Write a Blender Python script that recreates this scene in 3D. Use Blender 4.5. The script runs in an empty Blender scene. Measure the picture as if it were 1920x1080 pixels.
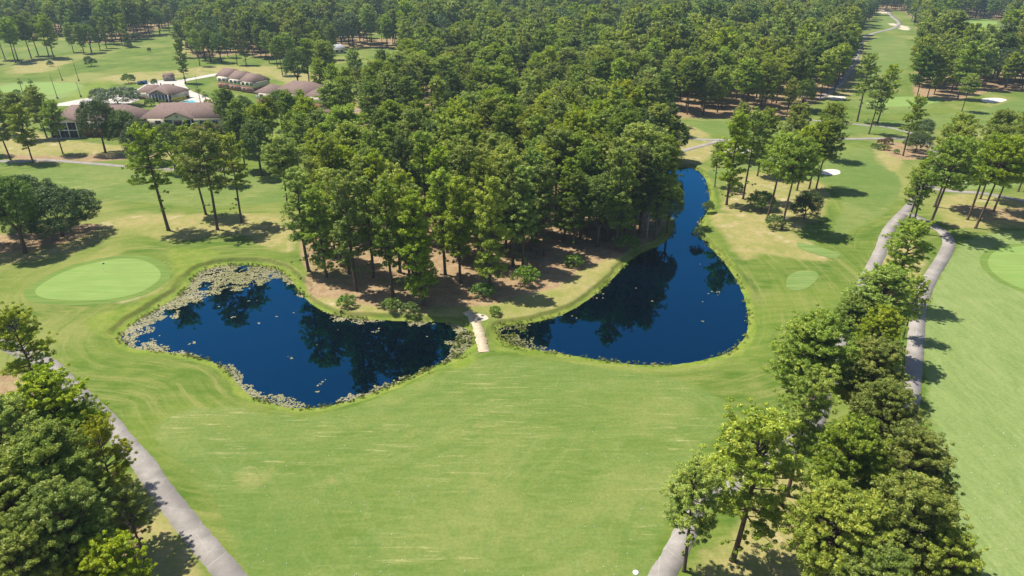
import bpy, math, random
import numpy as np
from mathutils import Vector, Matrix
rng = np.random.default_rng(7); random.seed(7)
scene = bpy.context.scene
C = scene.collection

# ------------------------------------------------------------------ camera, sky, sun, exposure
CH, F, PITCH = 68.0, 1280.0, math.radians(26.4)
cam_d = bpy.data.cameras.new('camera'); cam = bpy.data.objects.new('camera', cam_d); C.objects.link(cam)
cam.location = (0, 0, CH); cam.rotation_euler = (math.pi/2-PITCH, 0, 0)
cam_d.sensor_width = 36; cam_d.lens = F/1920*36; cam_d.clip_start = 1; cam_d.clip_end = 9000
scene.camera = cam
SUN_DX, SUN_DY = 0.46, -0.23            # shadow displacement on the ground per metre of height
sv = Vector((-SUN_DX, -SUN_DY, 1)).normalized()
sun_el = math.asin(sv.z); sun_az = math.atan2(sv.x, sv.y)
world = bpy.data.worlds.new('World'); scene.world = world; world.use_nodes = True
wn = world.node_tree; wn.nodes.clear()
sky = wn.nodes.new('ShaderNodeTexSky'); sky.sky_type = 'NISHITA'; sky.sun_disc = False
sky.sun_elevation = sun_el; sky.sun_rotation = sun_az; sky.air_density = 1.0; sky.dust_density = 0.6; sky.ozone_density = 1.5
bg = wn.nodes.new('ShaderNodeBackground'); bg.inputs[1].default_value = 0.085
wo = wn.nodes.new('ShaderNodeOutputWorld')
wn.links.new(sky.outputs[0], bg.inputs[0]); wn.links.new(bg.outputs[0], wo.inputs[0])
sd = bpy.data.lights.new('sun', 'SUN'); sd.energy = 5.0; sd.angle = math.radians(0.5); sd.color = (1, .94, .82)
so = bpy.data.objects.new('sun', sd); C.objects.link(so); so.location = (0, 0, 200)
so.rotation_euler = sv.to_track_quat('Z', 'Y').to_euler()
scene.view_settings.view_transform = 'Standard'; scene.view_settings.look = 'None'
scene.view_settings.exposure = 0.64; scene.view_settings.gamma = 1
scene.render.engine = 'CYCLES'
scene.cycles.max_bounces = 6; scene.cycles.diffuse_bounces = 2; scene.cycles.transmission_bounces = 3
scene.cycles.volume_bounces = 0; scene.cycles.transparent_max_bounces = 4

# ------------------------------------------------------------------ survey: where points of the ground lie
cp, sp = math.cos(PITCH), math.sin(PITCH)
def at(px, py, z=0.0):
    u = (px-960)/F; v = (py-540)/F
    dy = cp-v*sp; dz = -sp-v*cp
    t = (z-CH)/dz
    return (u*t, dy*t)
def poly(pts, z=0.0): return np.array([at(*p, z) for p in pts])
def smooth_closed(P, n=6):
    P = np.asarray(P); N = len(P); out = []
    for i in range(N):
        a, b, c, d = P[i-1], P[i], P[(i+1) % N], P[(i+2) % N]
        for k in range(n):
            t = k/n
            out.append(.5*((2*b)+(-a+c)*t+(2*a-5*b+4*c-d)*t*t+(-a+3*b-3*c+d)*t**3))
    return np.array(out)
def smooth_open(P, n=8):
    P = [2*np.array(P[0])-np.array(P[1])]+[np.array(p) for p in P]+[2*np.array(P[-1])-np.array(P[-2])]
    out = []
    for i in range(1, len(P)-2):
        a, b, c, d = P[i-1:i+3]
        for k in range(n):
            t = k/n
            out.append(.5*((2*b)+(-a+c)*t+(2*a-5*b+4*c-d)*t*t+(-a+3*b-3*c+d)*t**3))
    out.append(P[-2]); return np.array(out)
def sdf(P, X, Y):
    """signed distance to polygon P (negative inside) at arrays X, Y"""
    X = np.asarray(X, float); Y = np.asarray(Y, float)
    d = np.full(X.shape, 1e18); ins = np.zeros(X.shape, bool)
    for i in range(len(P)):
        ax, ay = P[i-1]; bx, by = P[i]
        ex, ey = bx-ax, by-ay
        wx, wy = X-ax, Y-ay
        t = np.clip((wx*ex+wy*ey)/max(ex*ex+ey*ey, 1e-9), 0, 1)
        dd = (wx-ex*t)**2+(wy-ey*t)**2
        d = np.minimum(d, dd)
        if ay != by:
            c = ((ay > Y) != (by > Y)) & (X < (bx-ax)*(Y-ay)/(by-ay)+ax)
            ins ^= c
    d = np.sqrt(d)
    return np.where(ins, -d, d)
def inside(P, X, Y): return sdf(P, X, Y) < 0
def sstep(a, b, x):
    t = np.clip((x-a)/(b-a), 0, 1); return t*t*(3-2*t)
def vnoise(X, Y, s, seed=0):
    """smooth value noise 0..1"""
    r = np.random.default_rng(seed).random((256, 256))
    x = X/s+1000; y = Y/s+1000
    xi = np.floor(x).astype(int); yi = np.floor(y).astype(int); fx = x-xi; fy = y-yi
    fx = fx*fx*(3-2*fx); fy = fy*fy*(3-2*fy)
    g = lambda i, j: r[i % 256, j % 256]
    return (g(xi, yi)*(1-fx)+g(xi+1, yi)*fx)*(1-fy)+(g(xi, yi+1)*(1-fx)+g(xi+1, yi+1)*fx)*fy

WZ = -0.85
W_POND = smooth_closed(poly([(228,632),(258,603),(300,577),(345,548),(372,514),(405,501),(445,498),(490,500),(525,510),(548,530),(562,550),(585,572),(615,588),(660,598),(720,601),(770,603),(815,604),(850,608),(876,620),(884,640),(872,658),(845,674),(805,690),(770,706),(735,722),(695,738),(650,752),(615,761),(580,765),(545,764),(510,756),(475,743),(450,724),(435,702),(418,688),(390,675),(345,664),(298,658),(250,652)], WZ))
E_POND = smooth_closed(poly([(938,615),(965,610),(1005,604),(1050,592),(1090,571),(1122,548),(1150,522),(1178,492),(1208,472),(1238,460),(1262,438),(1262,410),(1245,385),(1236,352),(1250,325),(1278,314),(1302,317),(1320,332),(1328,356),(1330,385),(1318,410),(1305,432),(1320,453),(1347,481),(1372,512),(1390,546),(1400,580),(1402,612),(1392,638),(1366,660),(1330,672),(1290,680),(1240,685),(1190,683),(1140,677),(1090,669),(1050,662),(1010,656),(968,648),(942,634)], WZ))

# open land (no dense wood) as survey polygons
OPEN_W = poly([(-700,85),(30,72),(128,68),(140,84),(200,82),(262,74),(300,60),(320,44),(400,44),(400,60),(345,75),(350,110),(450,104),(500,108),(600,112),(650,90),(760,92),(768,150),(742,182),(706,200),(676,262),(640,330),(600,390),(570,450),(556,1300),(-700,1300)])
OPEN_E = poly([(1242,222),(1500,222),(1522,195),(1562,180),(1592,120),(1610,60),(1648,22),(1696,20),(1716,60),(1728,110),(1708,150),(1712,190),(1790,190),(1860,172),(2400,168),(2400,1300),(550,1300),(550,600),(600,560),(740,568),(860,550),(935,552),(1000,512),(1060,470),(1160,470),(1220,458),(1262,420),(1240,370),(1245,330),(1300,308),(1262,292),(1242,262)])
OPEN_X = [poly(p) for p in [
    [(1765,42),(1830,34),(1885,40),(1880,100),(1860,138),(1800,140),(1775,100)],
    [(1440,12),(1492,11),(1492,27),(1436,27)],
    [(1105,32),(1160,34),(1165,60),(1150,76),(1110,74)],
    [(1215,14),(1250,14),(1250,30),(1212,30)],
    [(728,200),(770,200),(780,236),(735,240)],
    [(595,330),(640,285),(780,268),(960,262),(960,278),(780,306),(650,356)],
    [(840,150),(880,146),(900,160),(860,168)],[(935,185),(985,183),(990,198),(940,200)],[(690,60),(740,52),(750,66),(700,74)],[(500,70),(560,66),(570,80),(505,84)],[(1120,190),(1165,186),(1170,200),(1125,204)],[(1340,110),(1380,106),(1390,118),(1345,122)],
    [(1040,246),(1120,252),(1250,254),(1250,268),(1110,270),(1040,258)],
    [(1315,30),(1345,30),(1345,42),(1312,42)],
]]
def in_wood(X, Y):
    m = ~inside(OPEN_W, X, Y) & ~inside(OPEN_E, X, Y)
    for p in OPEN_X: m &= ~inside(p, X, Y)
    return m

# ------------------------------------------------------------------ helpers
def tag(o, label=None, cat=None, group=None, kind=None):
    if label: o['label'] = label
    if cat: o['category'] = cat
    if group: o['group'] = group
    if kind: o['kind'] = kind
    return o
def empty(name, loc, rz=0, s=1):
    o = bpy.data.objects.new(name, None); C.objects.link(o); o.location = loc; o.rotation_euler = (0, 0, rz)
    o.empty_display_size = .5
    if s != 1: o.scale = (s, s, s)
    return o
def link(name, me, parent=None):
    o = bpy.data.objects.new(name, me); C.objects.link(o)
    if parent: o.parent = parent
    return o
def mesh_np(name, V, loops, sizes, mats, mi=None, smooth=False):
    me = bpy.data.meshes.new(name)
    V = np.asarray(V, np.float32); loops = np.asarray(loops, np.int32); sizes = np.asarray(sizes, np.int32)
    me.vertices.add(len(V)); me.vertices.foreach_set('co', V.ravel())
    me.loops.add(len(loops)); me.loops.foreach_set('vertex_index', loops)
    me.polygons.add(len(sizes))
    me.polygons.foreach_set('loop_start', np.concatenate([[0], np.cumsum(sizes)[:-1]]).astype(np.int32))
    if mi is not None: me.polygons.foreach_set('material_index', np.asarray(mi, np.int32))
    if smooth: me.polygons.foreach_set('use_smooth', np.ones(len(sizes), bool))
    for m in mats: me.materials.append(m)
    me.update(calc_edges=True)
    return me
class MB:
    def __init__(s): s.v = []; s.f = []
    def add(s, vs, fs):
        o = len(s.v); s.v += [tuple(v) for v in vs]; s.f += [tuple(i+o for i in f) for f in fs]; return s
    def box(s, x0, x1, y0, y1, z0, z1):
        return s.add([(x0,y0,z0),(x1,y0,z0),(x1,y1,z0),(x0,y1,z0),(x0,y0,z1),(x1,y0,z1),(x1,y1,z1),(x0,y1,z1)],
                     [(0,3,2,1),(4,5,6,7),(0,1,5,4),(1,2,6,5),(2,3,7,6),(3,0,4,7)])
    def tube(s, pts, rad, n=6, cap=True):
        pts = [Vector(p) for p in pts]; rings = []
        for i, p in enumerate(pts):
            t = (pts[min(i+1, len(pts)-1)]-pts[max(i-1, 0)]).normalized()
            a = t.cross(Vector((0, 0, 1)) if abs(t.z) < .9 else Vector((1, 0, 0))).normalized(); b = t.cross(a)
            r = rad[i] if hasattr(rad, '__len__') else rad
            rings.append([p+(a*math.cos(k*2*math.pi/n)+b*math.sin(k*2*math.pi/n))*r for k in range(n)])
        vs = [v for r in rings for v in r]
        fs = [(i*n+k, i*n+(k+1) % n, (i+1)*n+(k+1) % n, (i+1)*n+k) for i in range(len(pts)-1) for k in range(n)]
        if cap: fs += [tuple(range(n-1, -1, -1)), tuple((len(pts)-1)*n+k for k in range(n))]
        return s.add(vs, fs)
    def mesh(s, name, mat, smooth=False):
        sizes = [len(f) for f in s.f]; loops = [i for f in s.f for i in f]
        return mesh_np(name, s.v, loops, sizes, [mat], smooth=smooth)
    def build(s, name, mat, parent=None, smooth=False): return link(name, s.mesh(name, mat, smooth), parent)

# ------------------------------------------------------------------ materials
class NT:
    def __init__(s, name):
        s.m = bpy.data.materials.new(name); s.m.use_nodes = True; s.t = s.m.node_tree; s.t.nodes.clear()
        s.out = s.n('ShaderNodeOutputMaterial')
    def n(s, k, **kw):
        o = s.t.nodes.new(k)
        for a, b in kw.items(): setattr(o, a, b)
        return o
    def l(s, a, b): s.t.links.new(a, b)
    def put(s, x, sock):
        if hasattr(x, 'links') or isinstance(x, bpy.types.NodeSocket): s.l(x, sock)
        elif x is not None:
            if isinstance(x, (tuple, list)) and len(x) == 3 and len(sock.default_value) == 4: x = (*x, 1)
            sock.default_value = x
    def noise(s, vec, scale, detail=3, rough=.55, dist=0):
        o = s.n('ShaderNodeTexNoise'); o.inputs['Scale'].default_value = scale; o.inputs['Detail'].default_value = detail
        o.inputs['Roughness'].default_value = rough; o.inputs['Distortion'].default_value = dist
        if vec is not None: s.l(vec, o.inputs['Vector'])
        return o.outputs[0]
    def pos(s): return s.n('ShaderNodeNewGeometry').outputs['Position']
    def objc(s): return s.n('ShaderNodeTexCoord').outputs['Object']
    def mapv(s, vec, scale=(1, 1, 1), rot=0, loc=(0, 0, 0)):
        o = s.n('ShaderNodeMapping'); o.inputs['Scale'].default_value = scale; o.inputs['Rotation'].default_value = (0, 0, rot)
        o.inputs['Location'].default_value = loc; s.l(vec, o.inputs['Vector']); return o.outputs[0]
    def ramp(s, f, a, b, c=0., d=1.):
        o = s.n('ShaderNodeMapRange'); o.interpolation_type = 'SMOOTHSTEP'
        for i, x in enumerate((f, a, b, c, d)): s.put(x, o.inputs[i])
        return o.outputs[0]
    def mix(s, f, a, b, mode='MIX'):
        o = s.n('ShaderNodeMix', data_type='RGBA', blend_type=mode)
        s.put(f, o.inputs[0]); s.put(a, o.inputs[6]); s.put(b, o.inputs[7]); return o.outputs[2]
    def math(s, op, a, b=None, clamp=False):
        o = s.n('ShaderNodeMath', operation=op); o.use_clamp = clamp; s.put(a, o.inputs[0]); s.put(b, o.inputs[1]); return o.outputs[0]
    def bsdf(s, col, rough=.8, spec=.3, bump=None, bs=.3, bd=.1, metal=0):
        p = s.n('ShaderNodeBsdfPrincipled'); s.put(col, p.inputs['Base Color']); s.put(rough, p.inputs['Roughness'])
        p.inputs['Specular IOR Level'].default_value = spec; p.inputs['Metallic'].default_value = metal
        if bump is not None:
            b = s.n('ShaderNodeBump'); b.inputs['Strength'].default_value = bs; b.inputs['Distance'].default_value = bd
            s.l(bump, b.inputs['Height']); s.l(b.outputs[0], p.inputs['Normal'])
        s.l(p.outputs[0], s.out.inputs[0]); return s.m
def simple(name, a, b, scale=2., rough=.8, spec=.3, metal=0, bump=False):
    n = NT(name); f = n.noise(n.objc(), scale, 4); f2 = n.ramp(f, .3, .7)
    return n.bsdf(n.mix(f2, a, b), rough, spec, f if bump else None, metal=metal)

def mat_ground():
    n = NT('turf'); P = n.pos()
    a1 = n.n('ShaderNodeAttribute', attribute_name='m1'); a2 = n.n('ShaderNodeAttribute', attribute_name='m2')
    s1 = n.n('ShaderNodeSeparateColor'); n.l(a1.outputs[0], s1.inputs[0])
    s2 = n.n('ShaderNodeSeparateColor'); n.l(a2.outputs[0], s2.inputs[0])
    fair, dry, straw = s1.outputs; pale, lush, sand = s2.outputs
    n6 = n.noise(n.mapv(P, rot=.4), .055, 5, .6, .6); n2 = n.noise(P, .42, 4, .6); nf = n.noise(P, 3.2, 3, .7)
    n15 = n.noise(n.mapv(P, loc=(40, 7, 0)), .02, 4, .55)
    st1 = n.noise(n.mapv(P, (.11, .62, 1), .16), 1.0, 6, .68, 1.1)     # mower streaks
    st2 = n.noise(n.mapv(P, (.55, .14, 1), -.45), 1.0, 6, .7, 1.2)
    st3 = n.noise(n.mapv(P, (.13, 1.5, 1), .10), 1.0, 5, .7, .5)
    fine = n.math('ADD', n.math('MULTIPLY', nf, .5), n.math('MULTIPLY', n2, .5))
    jit = n.math('MULTIPLY', n.math('SUBTRACT', n.noise(P, .23, 5, .65), .5), .75)
    def m(x, lo=.35, hi=.65): return n.ramp(n.math('ADD', x, jit), lo, hi)
    # fairway turf
    g = n.mix(n.ramp(st1, .25, .78), (.104, .160, .029), (.172, .215, .058))
    g = n.mix(n.math('MULTIPLY', n.ramp(n6, .42, .64), .55), g, (.215, .235, .070))
    g = n.mix(n.math('MULTIPLY', n.ramp(n15, .45, .65), .5), g, (.090, .158, .030))
    g = n.mix(n.math('MULTIPLY', n.ramp(st3, .54, .74), n.ramp(n.noise(n.mapv(P, loc=(9, 3, 1)), .03, 2), .40, .56, 0, .95)), g, (.36, .335, .15))
    g = n.mix(n.math('MULTIPLY', n.ramp(n.noise(n.mapv(P, loc=(1, 5, 1)), .045, 3), .62, .76), .6), g, (.35, .30, .12))
    g = n.mix(n.math('MULTIPLY', n.ramp(n2, .4, .7), .35), g, (.085, .165, .035)); g = n.mix(n.math('MULTIPLY', n.ramp(st2, .55, .75), .3), g, (.23, .27, .10))
    # pale right-hand fairway
    gp = n.mix(n.ramp(st2, .25, .78), (.150, .215, .062), (.225, .280, .095))
    gp = n.mix(n.math('MULTIPLY', n.ramp(n6, .5, .7), .5), gp, (.27, .30, .12))
    # rough
    r = n.mix(n.ramp(n6, .35, .65), (.064, .126, .013), (.126, .178, .027))
    r = n.mix(n.math('MULTIPLY', n.ramp(n.noise(n.mapv(P, (.2, .8, 1), .5), .8, 4), .35, .7), .6), r, (.19, .215, .055))
    r = n.mix(n.math('MULTIPLY', n.ramp(n15, .5, .66), .7), r, (.25, .25, .08))
    # lines left by mowing along the pond banks and round the fairway
    pd = n.n('ShaderNodeAttribute', attribute_name='m4'); sp_ = n.n('ShaderNodeSeparateColor'); n.l(pd.outputs[0], sp_.inputs[0])
    def contour(ch, f):
        cb = n.n('ShaderNodeCombineXYZ'); sx0 = n.n('ShaderNodeSeparateXYZ'); n.l(P, sx0.inputs[0])
        n.l(n.math('MULTIPLY', ch, f), cb.inputs[0]); n.l(n.math('MULTIPLY', sx0.outputs[0], .045), cb.inputs[1]); n.l(n.math('MULTIPLY', sx0.outputs[1], .045), cb.inputs[2])
        return n.noise(cb.outputs[0], 1.0, 5, .68, .25)
    c1 = contour(sp_.outputs[0], .62); c2 = contour(sp_.outputs[1], .55)
    r = n.mix(n.math('MULTIPLY', n.ramp(c1, .50, .68), .6), r, (.235, .235, .075))
    r = n.mix(n.math('MULTIPLY', n.ramp(c1, .48, .32), .55), r, (.070, .125, .016))
    g = n.mix(n.math('MULTIPLY', n.ramp(c2, .52, .72), .28), g, (.215, .245, .080))
    g = n.mix(n.math('MULTIPLY', n.ramp(c2, .47, .30), .3), g, (.080, .150, .026))
    # dry
    d = n.mix(n.ramp(n2, .3, .7), (.34, .275, .125), (.235, .235, .07))
    d = n.mix(n.ramp(n6, .5, .7), d, (.19, .215, .05))
    d = n.mix(n.math('MULTIPLY', n.ramp(n.noise(P, .15, 4), .58, .72), .8), d, (.44, .37, .23))
    # pine straw
    s = n.mix(n.ramp(fine, .38, .62), (.24, .15, .085), (.36, .26, .155))
    s = n.mix(n.math('MULTIPLY', n.ramp(n6, .52, .68), .5), s, (.20, .20, .06))
    col = n.mix(m(fair), r, g); col = n.mix(m(pale), col, gp); col = n.mix(m(dry, .3, .75), col, d)
    col = n.mix(m(straw, .35, .7), col, s)
    lu = n.mix(n.ramp(n2, .3, .7), (.13, .20, .020), (.22, .25, .05))
    col = n.mix(n.ramp(n.math('ADD', lush, n.math('MULTIPLY', jit, .6)), .3, .7), col, lu)
    col = n.mix(m(sand, .4, .6), col, n.mix(n2, (.50, .42, .31), (.58, .51, .41)))
    # wet soil of the pond bed; shade painted dark into the cut bank soil
    sx = n.n('ShaderNodeSeparateXYZ'); n.l(P, sx.inputs[0])
    col = n.mix(n.ramp(sx.outputs[2], -.80, -.96), col, (.05, .045, .03))
    col = n.mix(n.math('MULTIPLY', n.ramp(sx.outputs[2], -.03, -.12), n.math('MULTIPLY', n.ramp(sx.outputs[2], -.70, -.60), n.n('ShaderNodeAttribute', attribute_name='m3').outputs['Fac'])), col, (.045, .036, .018))
    gr = n.noise(P, 1.9, 6, .8)
    col = n.mix(n.ramp(gr, .40, .62, .0, .42), col, n.mix(.55, col, (0.03, .055, .01)))
    col = n.mix(n.ramp(n.noise(n.mapv(P, loc=(3, 9, 4)), 1.3, 6, .8), .56, .72, .0, .2), col, n.mix(.5, col, (.36, .34, .16)))
    return n.bsdf(col, .95, .1, fine, .5, .12)
def mat_water():
    n = NT('pond_water'); P = n.pos()
    nb = n.n('ShaderNodeBump'); nb.inputs['Strength'].default_value = .035; nb.inputs['Distance'].default_value = .05
    n.l(n.noise(n.mapv(P, (1, 1.6, 1)), .8, 3), nb.inputs['Height'])
    g = n.n('ShaderNodeBsdfGlossy'); g.inputs['Roughness'].default_value = .02; g.inputs['Color'].default_value = (.04, .46, .80, 1)
    d = n.n('ShaderNodeBsdfDiffuse'); n.put(n.mix(n.ramp(n.noise(P, .03, 2), .35, .65), (.0003, .002, .006), (.0004, .003, .008)), d.inputs[0])
    fr = n.n('ShaderNodeFresnel'); fr.inputs[0].default_value = 1.45
    n.l(nb.outputs[0], g.inputs['Normal']); n.l(nb.outputs[0], fr.inputs['Normal'])
    mx = n.n('ShaderNodeMixShader'); n.l(n.math('ADD', n.math('MULTIPLY', fr.outputs[0], 1.6), .12), mx.inputs[0]); n.l(d.outputs[0], mx.inputs[1]); n.l(g.outputs[0], mx.inputs[2])
    n.l(mx.outputs[0], n.out.inputs[0]); return n.m
def mat_leaf(name, lo, hi, tip, trans=.3):
    """lo/hi: two real leaf tones mixed by clump, tip: young needles"""
    n = NT(name)
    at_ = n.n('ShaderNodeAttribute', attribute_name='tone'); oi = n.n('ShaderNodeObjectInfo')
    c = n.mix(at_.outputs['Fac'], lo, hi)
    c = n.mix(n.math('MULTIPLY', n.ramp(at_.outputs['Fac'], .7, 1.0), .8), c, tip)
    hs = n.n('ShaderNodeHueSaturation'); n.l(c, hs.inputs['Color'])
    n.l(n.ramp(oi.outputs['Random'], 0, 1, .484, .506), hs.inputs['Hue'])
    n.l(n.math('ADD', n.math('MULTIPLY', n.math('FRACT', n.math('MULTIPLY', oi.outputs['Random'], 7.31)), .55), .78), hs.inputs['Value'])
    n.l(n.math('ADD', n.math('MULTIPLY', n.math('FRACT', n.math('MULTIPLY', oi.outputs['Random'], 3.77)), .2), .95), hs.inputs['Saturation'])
    d = n.n('ShaderNodeBsdfDiffuse'); t = n.n('ShaderNodeBsdfTranslucent'); gl = n.n('ShaderNodeBsdfGlossy')
    gl.inputs['Roughness'].default_value = .45; gl.inputs['Color'].default_value = (.9, .95, .8, 1)
    n.l(hs.outputs[0], d.inputs[0]); n.l(hs.outputs[0], t.inputs[0])
    m1 = n.n('ShaderNodeMixShader'); m1.inputs[0].default_value = trans; n.l(d.outputs[0], m1.inputs[1]); n.l(t.outputs[0], m1.inputs[2])
    m2 = n.n('ShaderNodeMixShader'); m2.inputs[0].default_value = .025; n.l(m1.outputs[0], m2.inputs[1]); n.l(gl.outputs[0], m2.inputs[2])
    n.l(m2.outputs[0], n.out.inputs[0]); return n.m
def mat_bark(name, a, b):
    n = NT(name); v = n.mapv(n.objc(), (3, 3, .6)); f = n.noise(v, 2.2, 5, .65)
    return n.bsdf(n.mix(n.ramp(f, .3, .7), a, b), .9, .15, f, .7, .06)
def mat_shingle(name, a, b):
    n = NT(name); P = n.objc(); w = n.n('ShaderNodeTexWave', bands_direction='Z'); w.inputs['Scale'].default_value = 2.2; n.l(P, w.inputs[0])
    f = n.noise(P, 1.6, 4)
    return n.bsdf(n.mix(n.math('MULTIPLY', w.outputs['Fac'], .25), n.mix(n.ramp(f, .3, .7), a, b), (.1, .07, .06)), .9, .2)
def mat_path(name, a, b, c):
    n = NT(name); P = n.pos(); f = n.noise(P, .35, 5, .65); g = n.noise(P, 2.2, 6, .8)
    col = n.mix(n.ramp(f, .35, .65), a, b); col = n.mix(n.ramp(g, .35, .7, 0, .35), col, c); col = n.mix(n.math('MULTIPLY', n.ramp(n.noise(P, .09, 3), .45, .6), .6), col, c)
    v = n.n('ShaderNodeTexVoronoi', feature='DISTANCE_TO_EDGE'); v.inputs['Scale'].default_value = .16; n.l(n.mapv(P, (1, 1, 1)), v.inputs['Vector'])
    col = n.mix(n.ramp(v.outputs['Distance'], .010, .003, 0, .22), col, (.5, .47, .4))
    return n.bsdf(col, .9, .2, g, .3, .02)

M = dict(
    turf=mat_ground(), water=mat_water(),
    path=mat_path('worn_concrete', (.245, .225, .205), (.33, .30, .275), (.19, .17, .16)),
    asphalt=mat_path('faded_asphalt', (.30, .27, .27), (.36, .33, .32), (.24, .22, .22)),
    lot=mat_path('pale_concrete', (.44, .41, .37), (.52, .48, .43), (.38, .35, .32)),
    sand=simple('bunker_sand', (.56, .51, .44), (.66, .61, .55), .8),
    track=simple('sandy_soil', (.38, .30, .20), (.52, .43, .31), 1.2),
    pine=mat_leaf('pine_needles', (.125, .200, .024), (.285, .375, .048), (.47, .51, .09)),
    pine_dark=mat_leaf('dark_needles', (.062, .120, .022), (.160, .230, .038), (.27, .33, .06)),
    pine_yellow=mat_leaf('yellow_needles', (.17, .23, .022), (.33, .38, .035), (.40, .42, .06)),
    oak=mat_leaf('oak_leaves', (.045, .090, .026), (.115, .170, .046), (.20, .25, .08), .2),
    myrtle=mat_leaf('myrtle_leaves', (.05, .09, .035), (.12, .15, .07), (.62, .60, .52), .2),
    shrub=mat_leaf('shrub_leaves', (.07, .14, .025), (.17, .26, .05), (.27, .33, .07)),
    gold=mat_leaf('gold_leaves', (.20, .22, .03), (.42, .38, .05), (.5, .42, .08)),
    russet=mat_leaf('russet_leaves', (.10, .06, .03), (.22, .13, .06), (.3, .2, .1)),
    weed=mat_leaf('weed_leaves', (.08, .115, .022), (.16, .20, .035), (.25, .25, .08)),
    pad=mat_leaf('lily_pad_skin', (.13, .15, .05), (.27, .25, .14), (.34, .31, .20), .05),
    bark=mat_bark('pine_bark', (.075, .05, .038), (.16, .115, .085)),
    bark_l=mat_bark('weathered_bark', (.17, .14, .12), (.30, .25, .21)),
    dead=mat_bark('bare_wood', (.28, .24, .22), (.42, .37, .34)),
    shingle=mat_shingle('roof_shingles', (.165, .112, .097), (.23, .16, .138)),
    cream=simple('cream_siding', (.62, .57, .46), (.70, .65, .54), 1), white=simple('white_trim', (.74, .73, .70), (.82, .81, .78), 1),
    brick=simple('red_brick', (.24, .09, .06), (.33, .14, .10), 6), glass=simple('dark_glass', (.015, .02, .03), (.04, .05, .06), .5, .1, .8),
    shaded_screen=simple('shaded_porch', (.02, .02, .022), (.05, .045, .045), 1.5), wood=simple('grey_wood', (.26, .22, .18), (.36, .31, .26), 2),
    blue=simple('blue_steel', (.02, .11, .27), (.03, .15, .33), 1, .5), pool=simple('pool_blue', (.10, .48, .60), (.16, .58, .68), .5, .1, .6),
    dark=simple('black_metal', (.02, .02, .02), (.04, .04, .04), 1, .5), chrome=simple('grey_metal', (.35, .36, .37), (.45, .46, .47), 1, .4),
    ball=simple('ball_white', (.85, .85, .82), (.9, .9, .88), 1, .4), red=simple('red_cloth', (.5, .03, .02), (.6, .05, .03), 1),
    green_turf=None)
def mat_green(name, a, b, c):
    n = NT(name); P = n.pos(); st = n.noise(n.mapv(P, (.1, 1.3, 1), .5), 1, 3, .6, .2); f = n.noise(P, .18, 4); w = n.noise(P, 2.5, 3)
    col = n.mix(n.ramp(st, .35, .65), a, b); col = n.mix(n.math('MULTIPLY', n.ramp(f, .45, .65), .5), col, c)
    return n.bsdf(col, .9, .15, w, .2, .03)
M['green_turf'] = mat_green('green_turf', (.155, .245, .056), (.20, .280, .078), (.17, .235, .060))
M['tee_turf'] = mat_green('tee_turf', (.120, .190, .045), (.175, .235, .070), (.13, .195, .045))

M['collar'] = mat_green('collar_turf', (.095, .165, .028), (.145, .205, .045), (.12, .18, .035))

# ------------------------------------------------------------------ ground sheet with the two pond basins
def axis(a, b, st, far_lo, far_hi, g=1.05):
    core = list(np.arange(a, b, st)); hi = []; x = core[-1]; s = st
    while x < far_hi: s *= g; x += s; hi.append(x)
    lo = []; x = a; s = st
    while x > far_lo: s *= g; x -= s; lo.append(x)
    return np.array(lo[::-1]+core+hi)
XS = axis(-150, 125, .6, -4000, 4000); YS = axis(40, 235, .6, -400, 6000)
GX, GY = np.meshgrid(XS, YS)
near = (np.abs(GX) < 200) & (GY < 320)
dP = np.full(GX.shape, 1e3)
dP[near] = np.minimum(sdf(W_POND, GX[near], GY[near]), sdf(E_POND, GX[near], GY[near]))
wob = (vnoise(GX, GY, 3.1, 3)-.5)*1.3+(vnoise(GX, GY, 1.3, 4)-.5)*.5
shelf = 1.2+wob*.8+1.3*sstep(0, 1, (GX < -45)*1.)
gyy = np.gradient(dP, axis=0)/np.gradient(GY, axis=0)
CUT = sstep(-.35, .1, gyy)*sstep(9, 4, dP)*(dP < 20); CUT[~near] = 0
Zc = np.minimum(0, WZ+.03+.05*dP+sstep(0, .5, dP-shelf)*1.5); Zs = WZ+.02-WZ*sstep(-.5, 5, dP)*.98
Z = np.where(dP < 0, WZ+.5*dP, Zc*CUT+Zs*(1-CUT)); Z = np.maximum(Z, -1.6)
Z = np.where(dP > 6, 0, Z)
nx, ny = len(XS), len(YS)
V = np.stack([GX, GY, Z], -1).reshape(-1, 3)
ii = np.arange(nx*ny).reshape(ny, nx)
Q = np.stack([ii[:-1, :-1], ii[:-1, 1:], ii[1:, 1:], ii[1:, :-1]], -1).reshape(-1)
gm = mesh_np('ground', V, Q, np.full(len(Q)//4, 4), [M['turf']], smooth=True)
def mask(polys, soft=3., grow=0.):
    m = np.zeros(GX.shape)
    for p in polys:
        P = smooth_closed(poly(p), 3)
        m = np.maximum(m, 1-sstep(-soft, soft, sdf(P, GX, GY)-grow))
    return m
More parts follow.
